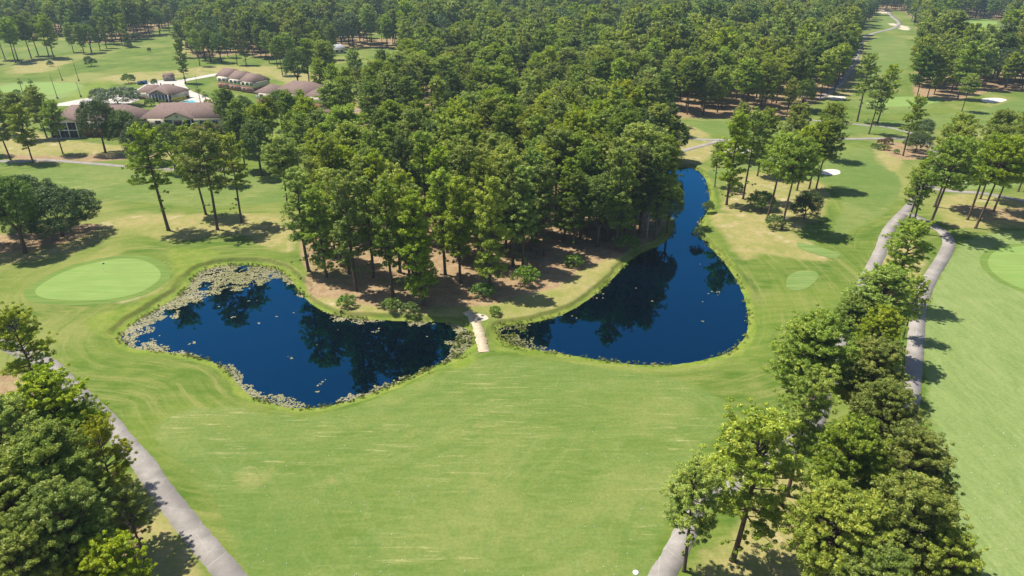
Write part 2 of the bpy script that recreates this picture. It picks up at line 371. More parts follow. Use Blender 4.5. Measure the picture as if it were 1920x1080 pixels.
FAIR = mask([
    [(290,800),(340,772),(420,762),(520,775),(620,772),(720,740),(800,710),(860,690),(900,672),(960,668),(1050,676),(1150,692),(1250,706),(1320,728),(1368,775),(1350,810),(1310,850),(1270,930),(1230,1020),(1190,1110),(700,1300),(500,1150),(440,1020),(400,940),(350,880),(310,840)],
    [(30,322),(200,312),(330,318),(560,345),(560,372),(400,388),(200,372),(60,345)],
    [(1310,330),(1420,290),(1600,275),(1660,300),(1690,350),(1660,400),(1600,430),(1560,440),(1580,380),(1560,345),(1440,330),(1340,345)],
    [(1660,66),(1700,75),(1705,120),(1680,160),(1640,170),(1612,160),(1618,110),(1640,75)],
    [(1655,27),(1672,27),(1690,50),(1655,56)],
    [(1590,190),(1680,180),(1780,175),(1740,205),(1640,212)],
    [(1260,228),(1480,228),(1560,240),(1700,225),(1860,200),(1920,185),(2000,200),(1900,215),(1800,235),(1700,245),(1500,252),(1270,250)],
    [(90,82),(140,78),(130,96),(60,106),(30,108)],
    [(1785,50),(1870,45),(1868,72),(1800,80)],
    [(600,335),(700,295),(940,270),(940,276),(760,300),(660,345)]], 4.)
PALE = mask([
    [(1760,520),(1800,460),(1850,440),(1960,430),(2300,420),(2300,1400),(1830,1300),(1790,1040),(1760,860),(1738,720),(1728,600)],
    [(1740,330),(1780,320),(1900,330),(1900,352),(1800,354),(1750,345)],
    [(0,160),(60,152),(150,158),(150,178),(60,190),(0,185)]], 5)
DRY = mask([
    [(190,415),(260,400),(360,400),(560,405),(556,470),(500,470),(440,440),(330,455),(230,440),(150,470),(60,490),(0,500),(0,480),(130,440)],
    [(-200,440),(60,450),(180,430),(200,400),(160,470),(40,490),(-200,520)],
    [(1320,400),(1400,400),(1460,420),(1540,465),(1560,490),(1500,490),(1440,480),(1390,490),(1350,440)],
    [(1380,320),(1540,340),(1550,400),(1480,440),(1420,430),(1350,395)],
    [(1430,880),(1500,870),(1560,950),(1600,1100),(1300,1200),(1290,1060),(1360,1000)],
    [(190,930),(260,880),(330,960),(400,1080),(420,1150),(150,1200),(180,1040)],
    [(1765,365),(1920,370),(2200,380),(2200,440),(1960,430),(1800,430),(1765,420)],
    [(1640,470),(1700,440),(1740,470),(1720,560),(1640,640),(1600,600)],
    [(20,125),(60,108),(140,112),(120,125),(90,135),(10,140)],
    [(170,150),(250,135),(340,130),(420,120),(560,128),(620,150),(560,165),(500,145),(430,140),(300,150),(260,160)],
    [(1265,230),(1330,250),(1340,290),(1300,310),(1262,290)],
    [(560,560),(620,600),(700,606),(830,612),(860,600),(900,590),(960,606),(1080,575),(1160,510),(1200,470),(1130,465),(1030,490),(940,560),(740,570),(620,540)],
    [(0,225),(120,260),(320,280),(330,300),(100,300),(0,298)],
    [(205,460),(240,470),(180,500),(110,530),(80,540),(90,520)],[(180,560),(300,530),(320,520),(300,550),(220,572)],
    [(1170,480),(1200,470),(1205,480),(1120,560),(1060,592),(1055,585),(1110,552)],
    [(1640,265),(1690,268),(1700,300),(1680,325),(1640,300)],
    [(1560,155),(1600,60),(1625,60),(1612,160),(1580,180)],
    [(330,60),(420,62),(340,110)],[(918,808),(940,806),(942,824),(922,828)],[(890,798),(905,796),(905,803)],[(606,896),(628,897),(626,908),(608,908)]], 3.5)
wood = np.zeros(GX.shape)
wd = np.minimum(sdf(OPEN_W, GX, GY), sdf(OPEN_E, GX, GY))
for p in OPEN_X: wd = np.minimum(wd, sdf(p, GX, GY))
wood = sstep(-3, 4, wd)
STRAW = np.maximum(wood, mask([
    [(600,540),(740,578),(860,575),(900,575),(960,560),(1040,540),(1100,500),(1180,470),(1100,440),(600,430)],
    [(-200,430),(20,440),(150,420),(190,425),(120,455),(0,475),(-200,500)],
    [(1790,385),(1920,390),(2200,400),(2200,425),(1850,412)],
    [(0,860),(30,760),(80,740),(0,720)],
    [(0,285),(60,292),(220,290),(230,300),(60,304)],
    [(-200,700),(40,700),(50,770),(20,830),(-200,830)],
    [(200,960),(250,960),(270,1040),(210,1060)],
    [(1655,268),(1735,270),(1740,292),(1700,300),(1660,285)],
    [(640,190),(740,200),(740,235),(640,245),(600,280),(600,220)]], 3))
farf = sstep(330, 520, GY)                         # far woods stand on green rough
STRAW = STRAW*(1-.35*farf); DRY = DRY*.74
LUSH = np.where((dP > -1) & (dP < 8), (1-sstep(1.2, 2.8, dP-.6*wob)), 0)*(.62)
LUSH = np.maximum(LUSH, mask([[(840,620),(885,612),(900,650),(890,690),(840,690)],[(915,610),(960,640),(1100,672),(1240,692),(1330,680),(1400,640),(1412,600),(1420,620),(1400,665),(1330,695),(1200,700),(1060,680),(960,665),(920,660)],
    [(140,168),(180,150),(220,160),(160,190),(110,190)],[(310,465),(420,470),(370,505),(300,560),(240,600),(200,640),(150,600),(250,565),(318,525)]], 2.)*.55)
SAND = mask([
    [(880,586),(912,590),(915,600),(885,602)],[(425,131),(442,132),(440,137),(424,136)],[(735,208),(775,210),(778,222),(740,228)],
    [(1650,18),(1675,17),(1676,26),(1652,26)],[(1672,44),(1690,40),(1700,55),(1680,56)],[(1440,14),(1490,13),(1490,26),(1440,26)],
    [(1555,178),(1580,178),(1580,187),(1555,187)],[(105,534),(180,505),(200,500),(140,520),(110,540)]], 1.)*.8
FAIR = FAIR*(1-wood); PALE = PALE*(1-wood)
def cattr(name, r, g, b):
    a = gm.color_attributes.new(name, 'FLOAT_COLOR', 'POINT')
    a.data.foreach_set('color', np.stack([r, g, b, np.ones_like(r)], -1).astype(np.float32).ravel())

wv = (vnoise(GX, GY, 30, 41)-.5)*4+(vnoise(GX, GY, 9, 42)-.5)*.8
fp = smooth_closed(poly([(290,800),(340,772),(420,762),(520,775),(620,772),(720,740),(800,710),(860,690),(900,672),(960,668),(1050,676),(1150,692),(1250,706),(1320,728),(1368,775),(1350,810),(1310,850),(1270,930),(1230,1020),(1190,1110),(700,1300),(500,1150),(440,1020),(400,940),(350,880),(310,840)]), 3)
gs, gl = poly([(213,524)])[0], poly([(1905,500)])[0]
D1 = np.minimum(np.where(near, dP, 200), np.minimum(np.hypot(GX-gs[0], GY-gs[1]), np.hypot(GX-gl[0], GY-gl[1])))+wv*.4
cattr('m4', D1, sdf(fp, GX, GY)+wv, D1*0)
cattr('m3', CUT, CUT*0, CUT*0); cattr('m1', FAIR, DRY, STRAW); cattr('m2', PALE, LUSH, SAND)
tag(link('ground', gm), kind='structure')

def sheet(name, P, z, mat, skirt=None):
    """flat sheet on outline P (world xy)"""
    import mathutils
    v = [(x, y, z) for x, y in P]; n = len(v)
    tris = mathutils.geometry.tessellate_polygon([[Vector(p) for p in v]])
    mb = MB(); mb.add(v, [tuple(t) for t in tris])
    o = mb.build(name, mat)
    me = o.data
    if me.polygons[0].normal.z < 0: me.flip_normals()
    return o
wx0 = min(W_POND[:, 0].min(), E_POND[:, 0].min()); 
for nm, Pd in (('pond_water', W_POND), ('pond_water', E_POND)):
    cx = Pd.mean(0); g = []
    x0, y0 = Pd.min(0)-2.2; x1, y1 = Pd.max(0)+2.2
    NX = 60; xs = np.linspace(x0, x1, NX); ys = np.linspace(y0, y1, NX)
    ax, ay = np.meshgrid(xs, ys); idx = np.arange(NX*NX).reshape(NX, NX)
    q = np.stack([idx[:-1, :-1], idx[:-1, 1:], idx[1:, 1:], idx[1:, :-1]], -1).reshape(-1, 4)
    c = sdf(Pd, (ax[:-1, :-1]+ax[1:, 1:])/2, (ay[:-1, :-1]+ay[1:, 1:])/2).ravel()
    q = q[c < 4]
    o = link(nm, mesh_np(nm, np.stack([ax, ay, np.full(ax.shape, WZ)], -1).reshape(-1, 3), q.ravel(), np.full(len(q), 4), [M['water']], smooth=True))
    tag(o, kind='structure')

def ribbon(name, pts, w, z, mat, kind='structure', wv=.0):
    P = smooth_open([at(*p) for p in pts], 8); T = np.gradient(P, axis=0); T /= np.linalg.norm(T, axis=1)[:, None]+1e-9
    Nn = np.stack([-T[:, 1], T[:, 0]], 1); n = len(P)
    ww = w*(1+wv*(rng.random(n)-.5))
    L = P+Nn*ww[:, None]/2; R = P-Nn*ww[:, None]/2
    mb = MB(); mb.add([(x, y, z) for x, y in L]+[(x, y, z) for x, y in R]+[(x, y, -.12) for x, y in L]+[(x, y, -.12) for x, y in R],
        [(i+n, i+n+1, i+1, i) for i in range(n-1)]+[(i, i+1, i+1+2*n, i+2*n) for i in range(n-1)]+[(i+3*n, i+1+3*n, i+1+n, i+n) for i in range(n-1)])
    o = mb.build(name, mat); tag(o, kind=kind); return o
ribbon('cart_path', [(-60,610),(0,642),(45,662),(86,680),(127,718),(192,780),(232,828),(268,868),(290,902),(326,950),(365,1000),(400,1042),(434,1082),(480,1140),(560,1260)], 3.0, .05, M['path'], wv=.12)
ribbon('cart_path', [(1180,1180),(1240,1080),(1262,1045),(1293,985),(1320,947),(1360,920),(1403,890),(1450,862),(1487,830),(1533,780),(1547,730),(1570,660),(1594,597),(1615,545),(1633,507),(1650,473),(1663,437),(1680,414),(1712,380),(1736,345),(1752,310),(1752,280),(1730,264),(1690,260),(1640,260),(1560,261),(1450,262),(1330,262),(1265,259),(1180,262),(1117,262),(1050,252),(930,240),(830,225),(767,216),(737,211),(690,205),(640,212)], 2.9, .05, M['path'], wv=.12)
ribbon('cart_path', [(1700,398),(1720,408),(1750,424),(1771,438),(1779,455),(1774,472),(1762,493),(1745,520),(1730,555),(1721,590),(1717,643),(1711,710),(1704,780),(1700,860),(1712,960),(1732,1080),(1760,1200)], 2.9, .07, M['path'], wv=.1)
ribbon('cart_path', [(1738,343),(1755,354),(1790,359),(1838,362),(1879,369),(1920,377),(2010,395)], 2.6, .07, M['path'], wv=.1)
ribbon('cart_path', [(1470,222),(1530,226),(1580,230),(1613,234),(1663,238),(1710,250),(1735,262)], 2.4, .07, M['path'], wv=.1)
ribbon('cart_path', [(1200,306),(1240,295),(1280,283),(1317,273),(1350,264)], 2.6, .03, M['path'], wv=.1)
ribbon('cart_path', [(-60,300),(33,303),(83,300),(150,305),(200,309),(240,312),(330,318),(450,318)], 2.4, .05, M['path'], wv=.15)
ribbon('cart_path', [(1535,186),(1570,160),(1592,130),(1602,115),(1612,92),(1619,72),(1640,62),(1665,56),(1681,50),(1686,42),(1672,30),(1665,20)], 4.2, .05, M['path'], wv=.15)
ribbon('sand_track', [(876,584),(890,600),(899,625),(904,645),(908,660)], 2.1, .04, M['track'], wv=.5)
o = sheet('access_road', smooth_closed(poly([(100,198),(140,188),(180,182),(240,176),(262,165),(285,153),(325,149),(336,150),(360,146),(397,139),(440,133),(442,136),(400,143),(352,152),(346,158),(358,170),(378,178),(402,190),(402,204),(360,206),(345,196),(330,184),(316,172),(305,170),(280,178),(240,195),(175,198)]), 3), .06, M['lot']); tag(o, kind='structure')
def flat(name, pts, z, mat, n=5, kind='structure'):
    o = sheet(name, smooth_closed(poly(pts), n), z, mat); tag(o, kind=kind); return o
def ell(cx, cy, rx, ry, n=14): return [(cx+rx*math.cos(a)*(1+.08*math.sin(3*a+cx)), cy+ry*math.sin(a)) for a in [2*math.pi*k/n for k in range(n)]]
def collar(pts, g):
    Pp = poly(pts); c = Pp.mean(0); d = Pp-c; r = np.linalg.norm(d, axis=1)[:, None]
    o = sheet('green_collar', smooth_closed(c+d*(r+g)/r, 5), .03, M['collar']); tag(o, kind='structure')
collar([(67,550),(72,538),(100,520),(128,507),(160,497),(217,486),(262,487),(290,499),(301,513),(295,528),(262,548),(213,560),(150,564),(87,560)], 2.2)
collar([(1853,487),(1868,471),(1900,463),(1960,460),(2010,480),(2010,520),(1960,545),(1922,543),(1882,526),(1857,505)], 1.8)
flat('putting_green', [(67,550),(72,538),(100,520),(128,507),(160,497),(217,486),(262,487),(290,499),(301,513),(295,528),(262,548),(213,560),(150,564),(87,560)], .05, M['green_turf'])
flat('putting_green', [(1853,487),(1868,471),(1900,463),(1960,460),(2010,480),(2010,520),(1960,545),(1922,543),(1882,526),(1857,505)], .05, M['green_turf'])
flat('tee_box', [(1474,531),(1480,516),(1502,508),(1529,510),(1534,520),(1516,539),(1492,545),(1476,541)], .05, M['tee_turf'])
flat('tee_box', [(1500,455),(1560,470),(1575,478),(1560,484),(1520,474),(1497,464)], .045, M['tee_turf'])
flat('putting_green', [(1625,192),(1690,182),(1770,184),(1730,198),(1650,200)], .05, M['green_turf'])
flat('putting_green', [(1800,42),(1865,40),(1860,50),(1810,52)], .05, M['green_turf'])
flat('putting_green', [(0,163),(60,156),(140,156),(146,166),(120,176),(60,180),(0,176)], .05, M['green_turf'])
for cx, cy, rx, ry in ((1557,323,20,5.5),(1384,283,28,4.5),(1862,188,24,4.5),(1570,183,17,2.6),(1808,53,14,3),(714,118,8,3),(1868,201,0,0),(1240,263,0,0)):
    if rx: flat('sand_bunker', ell(cx, cy, rx, ry), .055, M['sand'])

# ------------------------------------------------------------------ trees
def leaves(cl, rad, nper, ll, lw, tone, r, up=.25):
    """cl: clump centres (n,3); returns verts (3k), tone per face"""
    n = len(cl); k = nper
    d = r.normal(size=(n, k, 3)); d[..., 2] += up; d /= np.linalg.norm(d, axis=2)[..., None]
    u = .35+.65*r.random((n, k, 1))**.6
    p = cl[:, None]+d*u*rad[:, None, None]*np.array([1, 1, .72])
    nr = d+[0, 0, .35]+.55*r.normal(size=(n, k, 3))
    a = np.cross(nr, r.normal(size=(n, k, 3))); a /= np.linalg.norm(a, axis=2)[..., None]+1e-9
    s = np.cross(a, nr); s /= np.linalg.norm(s, axis=2)[..., None]+1e-9
    L = ll*(.6+.8*r.random((n, k, 1))); Wd = lw*(.6+.8*r.random((n, k, 1)))
    Vv = np.stack([p-s*Wd/2-a*L*.4, p+s*Wd/2-a*L*.4, p+a*L*.6+s*Wd*.2, p+a*L*.6-s*Wd*.2], 2).reshape(-1, 3)
    T = np.clip(tone[:, None]+.22*r.normal(size=(n, k)), 0, 1).reshape(-1)
    return Vv, T
def leaf_mesh(name, V, T, mat, extra=None):
    nf = len(V)//4
    me = mesh_np(name, V, np.arange(nf*4), np.full(nf, 4), [mat])
    a = me.attributes.new('tone', 'FLOAT', 'FACE'); a.data.foreach_set('value', T.astype(np.float32))
    return me
PROF = {
 'oval': lambda t: (math.sin(math.pi*(t*.76+.15)))**.75,
 'dome': lambda t: math.sqrt(max(0, 1-(t*1.02)**2.6))*(.55+.45*min(1, t*3+.2)),
 'cone': lambda t: (1-t)**.6*.82+.22,
 'open': lambda t: (.86+.14*math.sin(t*17))*(math.sin(math.pi*(t*.72+.17)))**.6}
def make_pine(seed, prof, cb, R, nl, nper, ll, lw, H=24, clump=.85, lean=.02, fill=1.0, low=None, bark='bark', leafm='pine', trunk_r=.32, nmesh='pine', sides=6):
    r = np.random.default_rng(seed)
    ph = r.random()*6.28; lx, ly = lean*math.cos(ph), lean*math.sin(ph); b = .5+.6*r.random()
    def tp(z):
        t = z/H; return np.array([lx*z+b*math.sin(t*3+ph)*t*.6, ly*z+b*math.cos(t*2.3+ph)*t*.6, z])
    tr = MB(); zs = [0, .4, 1.5, 4, 8, 12, 16, 20, 23.2]
    zs = [z*H/24 for z in zs]
    tr.tube([tp(z) for z in zs], [trunk_r*f for f in (1.5, 1.15, 1, .92, .8, .66, .48, .28, .08)], sides)
    cl = []; rd = []; tn = []
    f = PROF[prof]; z0 = cb*H
    # stagger limbs into uneven whorls so there are gaps in the crown
    for i in range(nl):
        t = ((i+.5)/nl); t = min(.995, max(0, t+.02*r.normal()+.03*math.sin(i*1.9)))
        z = z0+(H-z0)*t*.97; az = i*2.4+r.normal()*.5
        L = R*f(t)*((.70+.4*r.random()) if prof in ('open', 'cone') else (.80+.26*r.random())); L = max(L, .5)
        el = math.radians(-6+58*t**1.3+10*r.normal())
        st = tp(z*.96); dirv = np.array([math.cos(az)*math.cos(el), math.sin(az)*math.cos(el), math.sin(el)])
        mid = st+dirv*L*.55+np.array([0, 0, -.04*L]); end = st+dirv*L+np.array([0, 0, .10*L])
        if L > 1.0: tr.tube([st, mid, end], [.035+.022*L, .02+.012*L, .02], 3 if sides < 6 else 4, cap=False)
        m = max(1, int(L*fill*1.05+.6)); tt = r.random()
        for j in range(m):
            q = 1-(j/m)*.68+.06*r.normal()
            side = np.cross(dirv, [0, 0, 1]); side /= np.linalg.norm(side)+1e-9
            c = st+dirv*L*q+np.array([0, 0, .1*L*q])+side*r.normal()*.34*L*(.35+.3*q)+np.array([0, 0, abs(r.normal())*.35])
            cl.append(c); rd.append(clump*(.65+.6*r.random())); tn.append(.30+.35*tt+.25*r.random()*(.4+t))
    for k in range(5):     # leader tuft
        cl.append(tp(H)+r.normal(size=3)*[.6, .6, .35]-[0, 0, .5]); rd.append(clump*.8); tn.append(.6)
    if low:                # small stray boughs low on the trunk
        for k in range(low):
            z = z0*(.35+.6*r.random()); az = r.random()*6.28; L = .8+2.*r.random(); st = tp(z); en = st+np.array([math.cos(az)*L, math.sin(az)*L, -.1])
            tr.tube([st, en], [.05, .02], 3, cap=False)
            for q in (.6, 1): cl.append(st+(en-st)*q+r.normal(size=3)*.2); rd.append(clump*.6); tn.append(.3)
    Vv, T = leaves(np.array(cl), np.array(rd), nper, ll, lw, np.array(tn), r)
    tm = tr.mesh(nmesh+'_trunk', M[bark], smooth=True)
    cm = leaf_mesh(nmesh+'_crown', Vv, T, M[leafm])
    return tm, cm
def make_broad(seed, H, R, z0, ncl, nper, ll, lw, clump=1.2, leafm='oak', squash=1., nst=5, bark='bark', nmesh='oak', lumpy=.25):
    r = np.random.default_rng(seed); tr = MB(); cl = []; rd = []; tn = []
    cz = (z0+H)/2; rz = (H-z0)/2
    lobes = r.normal(size=(7, 3)); lobes /= np.linalg.norm(lobes, axis=1)[:, None]
    tr.tube([(0, 0, 0), (.1, .05, H*.15), (.2, .1, H*.32)], [.03*H, .024*H, .02*H], 6)
    for k in range(nst):
        a = k*2.4+r.random(); q = .5+.3*r.random()
        tr.tube([(.2, .1, H*.28), (math.cos(a)*R*q*.5, math.sin(a)*R*q*.5, H*.5), (math.cos(a)*R*q, math.sin(a)*R*q, H*(.6+.15*r.random()))], [.016*H, .010*H, .004*H], 4, cap=False)
    for i in range(ncl):
        d = r.normal(size=3); d /= np.linalg.norm(d)
        if d[2] < -.5: d[2] *= -1
        lump = 1+lumpy*(max(lobes@d)-.75)*2
        u = (.55+.45*r.random()**.5)*lump
        cl.append([d[0]*R*u, d[1]*R*u*squash, cz+d[2]*rz*u]); rd.append(clump*(.6+.7*r.random())); tn.append(.25+.5*r.random())
    Vv, T = leaves(np.array(cl), np.array(rd), nper, ll, lw, np.array(tn), r)
    return tr.mesh(nmesh+'_trunk', M[bark], smooth=True), leaf_mesh(nmesh+'_crown', Vv, T, M[leafm])

def variant(t, mat):
    c = t[1].copy(); c.materials[0] = M[mat]; return (t[0], c)
PR = {}
k_n = dict(nper=42, ll=.34, lw=.13, clump=.52, fill=2.3)
PR['oval'] = [make_pine(s, 'oval', c, 5.2, 76, **k_n) for s, c in ((1, .36), (2, .42), (3, .30))]
PR['dome'] = [make_pine(s, 'dome', c, 6.0, 78, **k_n) for s, c in ((11, .52), (12, .58), (13, .46))]
k_g = dict(nper=62, ll=.25, lw=.105, clump=.44, fill=2.9, sides=7)
PR['fg'] = [make_pine(201, 'dome', .38, 6.2, 110, **k_g), make_pine(202, 'oval', .34, 5.8, 100, **k_g), make_pine(203, 'dome', .45, 6.6, 110, **k_g)]
PR['fgo'] = [make_pine(204, 'open', .34, 6.0, 60, low=6, lean=.03, **k_g), make_pine(205, 'open', .42, 5.6, 54, low=4, **k_g)]
PR['fgy'] = [(PR['fgo'][1][0], PR['fgo'][1][1].copy())]; PR['fgy'][0][1].materials[0] = M['pine_yellow']
PR['tall'] = [make_pine(s, 'open', .26, 4.3, 74, low=4, **k_n) for s in (21, 22)]
PR['open'] = [make_pine(s, 'open', .46, 5.0, 44, lean=.03, low=4, **k_n) for s in (31, 32, 33)]
PR['slim'] = [make_pine(s, 'open', .30, 3.9, 60, low=5, **k_n) for s in (36, 37, 38)]
PR['lowp'] = [make_pine(s, 'open', .13, 4.2, 84, low=0, **k_n) for s in (41,)]
PR['dense'] = [make_pine(s, 'dome', .26, 6.3, 118, nper=44, ll=.34, lw=.14, clump=.58, fill=2.4) for s in (51, 52, 53)]
PR['oak'] = [make_broad(s, 16, 7.2, 2.6, 700, 44, .30, .16, clump=.8) for s in (61, 62)]
PR['round'] = [make_broad(s, 18, 5.6, 4.0, 560, 42, .30, .16, clump=.75, leafm='pine_dark', nmesh='broadleaf') for s in (63, 64)]
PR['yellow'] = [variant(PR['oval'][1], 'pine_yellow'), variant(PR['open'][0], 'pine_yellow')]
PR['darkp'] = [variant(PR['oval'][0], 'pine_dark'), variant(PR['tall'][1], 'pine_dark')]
PR['shrub'] = [make_broad(s, 3., 2.2, .2, 70, 36, .26, .13, clump=.5, leafm='shrub', nmesh='shrub') for s in (71, 72)]
PR['goldshrub'] = [variant(PR['shrub'][0], 'gold')]; PR['russetshrub'] = [variant(PR['shrub'][1], 'russet')]
PR['darkshrub'] = [make_broad(73, 7.5, 4.0, .3, 190, 48, .32, .15, clump=.75, leafm='oak', nmesh='shrub', lumpy=.35)]
PR['myrtle'] = [make_broad(74, 8., 6.0, 1.0, 240, 44, .34, .18, clump=.9, leafm='myrtle', nmesh='myrtle')]
PR['bushy'] = [make_broad(75, 12, 7.8, .6, 760, 44, .30, .16, clump=.8, nmesh='oak', lumpy=.4), make_broad(76, 12, 7.8, .6, 760, 44, .30, .16, clump=.8, nmesh='oak', lumpy=.4)]
NOMH = dict(oak=16, round=18, shrub=3, goldshrub=3, russetshrub=3, darkshrub=7.5, myrtle=8, bushy=12)
def make_dead(seed, H=20):
    r = np.random.default_rng(seed); tr = MB(); br = MB()
    tr.tube([(0, 0, 0), (.1, 0, H*.4), (.3, .2, H*.75), (.2, .3, H)], [.26, .2, .12, .03], 6)
    for i in range(44):
        z = H*(.2+.78*i/44); a = i*2.4+r.random(); L = 3.2*(1-.55*i/44)*(.5+.7*r.random()); e = Vector((math.cos(a)*L, math.sin(a)*L, z+L*.45))
        m = Vector((math.cos(a)*L*.5, math.sin(a)*L*.5, z+L*.12)); br.tube([(.1, .05, z), m, e], [.06, .045, .015], 3, cap=False)
        for k in range(4):
            b = a+r.normal()*.8; l = .4+r.random()*.9; p = m.lerp(e, r.random()); br.tube([p, p+Vector((math.cos(b)*l, math.sin(b)*l, l*.6))], [.03, .01], 3, cap=False)
    return tr.mesh('dead_trunk', M['dead'], True), br.mesh('dead_branches', M['dead'])
PR['dead'] = [make_dead(81)]; NOMH['dead'] = 20
NAME = dict(oak='oak_tree', round='broadleaf_tree', shrub='shrub', goldshrub='shrub', russetshrub='shrub', darkshrub='shrub', myrtle='flowering_bush', bushy='oak_tree', dead='dead_tree')
CAT = dict(oak='oak tree', round='broadleaf tree', shrub='shrub', goldshrub='shrub', russetshrub='shrub', darkshrub='shrub', myrtle='flowering bush', bushy='oak tree', dead='dead tree')
trees_xy = []
cnt = [0]
def plant(x, y, h, kind, label, group=None, v=None, lean=(0, 0), wide=1.0, rz=None):
    k = cnt[0]; cnt[0] += 1
    P = PR[kind]; tm, cm = P[(k if v is None else v) % len(P)]
    s = h/NOMH.get(kind, 24)
    nm = NAME.get(kind, 'pine_tree')
    root = empty(nm, (x, y, -.05), random.random()*6.28 if rz is None else rz)
    root.scale = (s*wide*random.uniform(.95, 1.08), s*wide*random.uniform(.95, 1.08), s)
    if lean != (0, 0):
        root.rotation_euler = (Matrix.Rotation(math.atan2(math.hypot(*lean), 1), 4, Vector((-lean[1], lean[0], 0)).normalized()) @ Matrix.Rotation(root.rotation_euler.z, 4, 'Z')).to_euler()
    link('trunk', tm, root); link('branches' if kind == 'dead' else 'crown' if nm not in ('shrub',) else 'foliage', cm, root)
    tag(root, label, CAT.get(kind, 'pine tree'), group); trees_xy.append((x, y)); return root
def P(px, py, h, kind, label, group=None, **kw):
    x, y = at(px, py); return plant(x, y, h, kind, label, group, **kw)

DESC = dict(lowp='low-boughed pine', slim='slim pine', oval='oval pine', dome='rounded pine', tall='tapering pine', dense='full pine', darkp='dark pine', yellow='yellow-green pine', round='broadleaf tree', open='thin pine')
ORD = 'first second third fourth fifth sixth seventh eighth ninth tenth eleventh twelfth thirteenth fourteenth fifteenth sixteenth seventeenth eighteenth nineteenth twentieth twenty-first twenty-second twenty-third twenty-fourth twenty-fifth twenty-sixth twenty-seventh twenty-eighth twenty-ninth thirtieth thirty-first thirty-second thirty-third thirty-fourth thirty-fifth'.split()
# left lawn and left edge
P(316,432, 27.5,'open','tall pine at the front left of the loose row on the left lawn', lean=(-.05,0), v=0, wide=1.1)
P(408,431, 27,'open','tall pine second along the loose row on the left lawn', v=1, wide=1.15)
P(386,402, 25,'oval','pine standing just behind the second pine of the row on the left lawn', v=0)
P(453,417, 24,'open','slim pine right of the pair in the row on the left lawn', v=2)
P(543,403, 22.5,'dome','bare-trunked pine with a rounded top just left of the peninsula wood', v=1)
P(62,305, 20,'oval','slim pine beside the left cart path near the left edge, behind the fairway', v=2)
P(118,288, 19,'oval','pine in front of the left villa, trunk on the tan ground', v=1)
P(20,300, 21,'oval','pine at the far left edge by the tan path', v=0)
P(-20,290, 22,'tall','pine cut by the left picture edge behind the left fairway')
P(198,286, 19,'oak','spreading oak with a low forked trunk in front of the left villa', v=0, wide=.74)
P(278,306, 15,'oak','broad round oak in front of the second villa, left of its porch', v=1, wide=.95)
P(48,474, 19,'round','broadleaf tree with a dark trunk at the left edge beside the bushy oaks', v=0)
P(118,443, 12.5,'bushy','wide bushy dark oak on the left lawn, right one of the pair', v=0, wide=1.15)
P(62,424, 13,'bushy','bushy dark oak behind the left edge tree, left one of the pair', v=1)
P(-30,468, 17,'oak','oak cut by the left picture edge behind the green')
P(-25,600, 17,'oval','pine whose tip just enters at the left edge level with the green')
# the two foreground clumps: (x, y of crown centre in the survey frame, height, kind, label, variant, spread)
FGT = [(112,775,20,'fg','pine at the top of the bottom-left clump reaching over the cart path',0,1.0),
 (22,840,20,'fg','pine at the left edge in the upper part of the bottom-left clump',1,.95),
 (192,872,18,'fgy','yellow-green pine at the right side of the bottom-left clump',0,.85),
 (100,905,21,'fg','dense pine in the middle of the bottom-left clump',2,.95),
 (10,965,20,'fg','pine at the left edge in the lower half of the bottom-left clump',0,1.0),
 (118,1010,19,'fg','large pine in the lower middle of the bottom-left clump',1,1.0),
 (40,1075,18,'fg','pine crown filling the bottom-left corner',2,.95),
 (205,1085,14,'fg','low pine crown at the bottom edge left of the path',1,.85),
 (245,965,11,'fgo','thin pine between the clump and the cart path bend',1,.8),
 (45,650,19,'fgo','pine at the left edge below the green with loose shelving boughs',0,.95),
 (1697,472,19,'fgo','slender pine at the far end of the row between the two right-hand paths',1,1.15),
 (1650,562,19,'fg','dark-green pine second from the far end of the right-hand row',0,1.12),
 (1715,560,13,'fgo','small pine beside the right path on the flank of the row',0,.7),
 (1652,640,16,'fg','small bright pine third from the far end of the right-hand row',1,1.0),
 (1525,675,21,'fg','big-crowned pine on the left side of the row reaching over the left path',2,1.02),
 (1600,600,13,'fg','small pine crown over the left path in the far half of the row',2,.85),
 (1640,715,19,'fg','pine on the right side of the row just above its middle',0,.95),
 (1510,785,20,'fgo','thick-trunked pine on tan ground left of the row',1,1.0),
 (1655,795,18,'fg','pine in the middle of the row whose shadow falls on the pale fairway',2,.9),
 (1408,880,22,'fgo','pine over the left path at the bottom with the lowest visible trunk',0,1.15),
 (1302,948,16,'fgo','smaller pine beside the left path near the bottom edge',1,1.0),
 (1585,885,19,'fg','pine behind the tan ground in the lower part of the row',1,.95),
 (1705,885,19,'fg','pine on the right side in the lower part of the row',0,.95),
 (1570,1010,19,'fg','large pine on the left side of the row just above the bottom edge',2,.98),
 (1690,1000,20,'fg','large pine on the right side of the row just above the bottom edge',1,1.0),
 (1770,1070,17,'fg','pine at the bottom right end of the row beside the pale fairway',0,.85),
 (1640,1120,17,'fg','pine crown at the bottom edge in the middle of the row',0,1.0)]
for a, b, h, k, l, v, w in FGT:
    x, y = at(a, b, h*.66); plant(x, y, h, k, l, v=v, wide=w*1.35 if h < 16 else w*1.04)
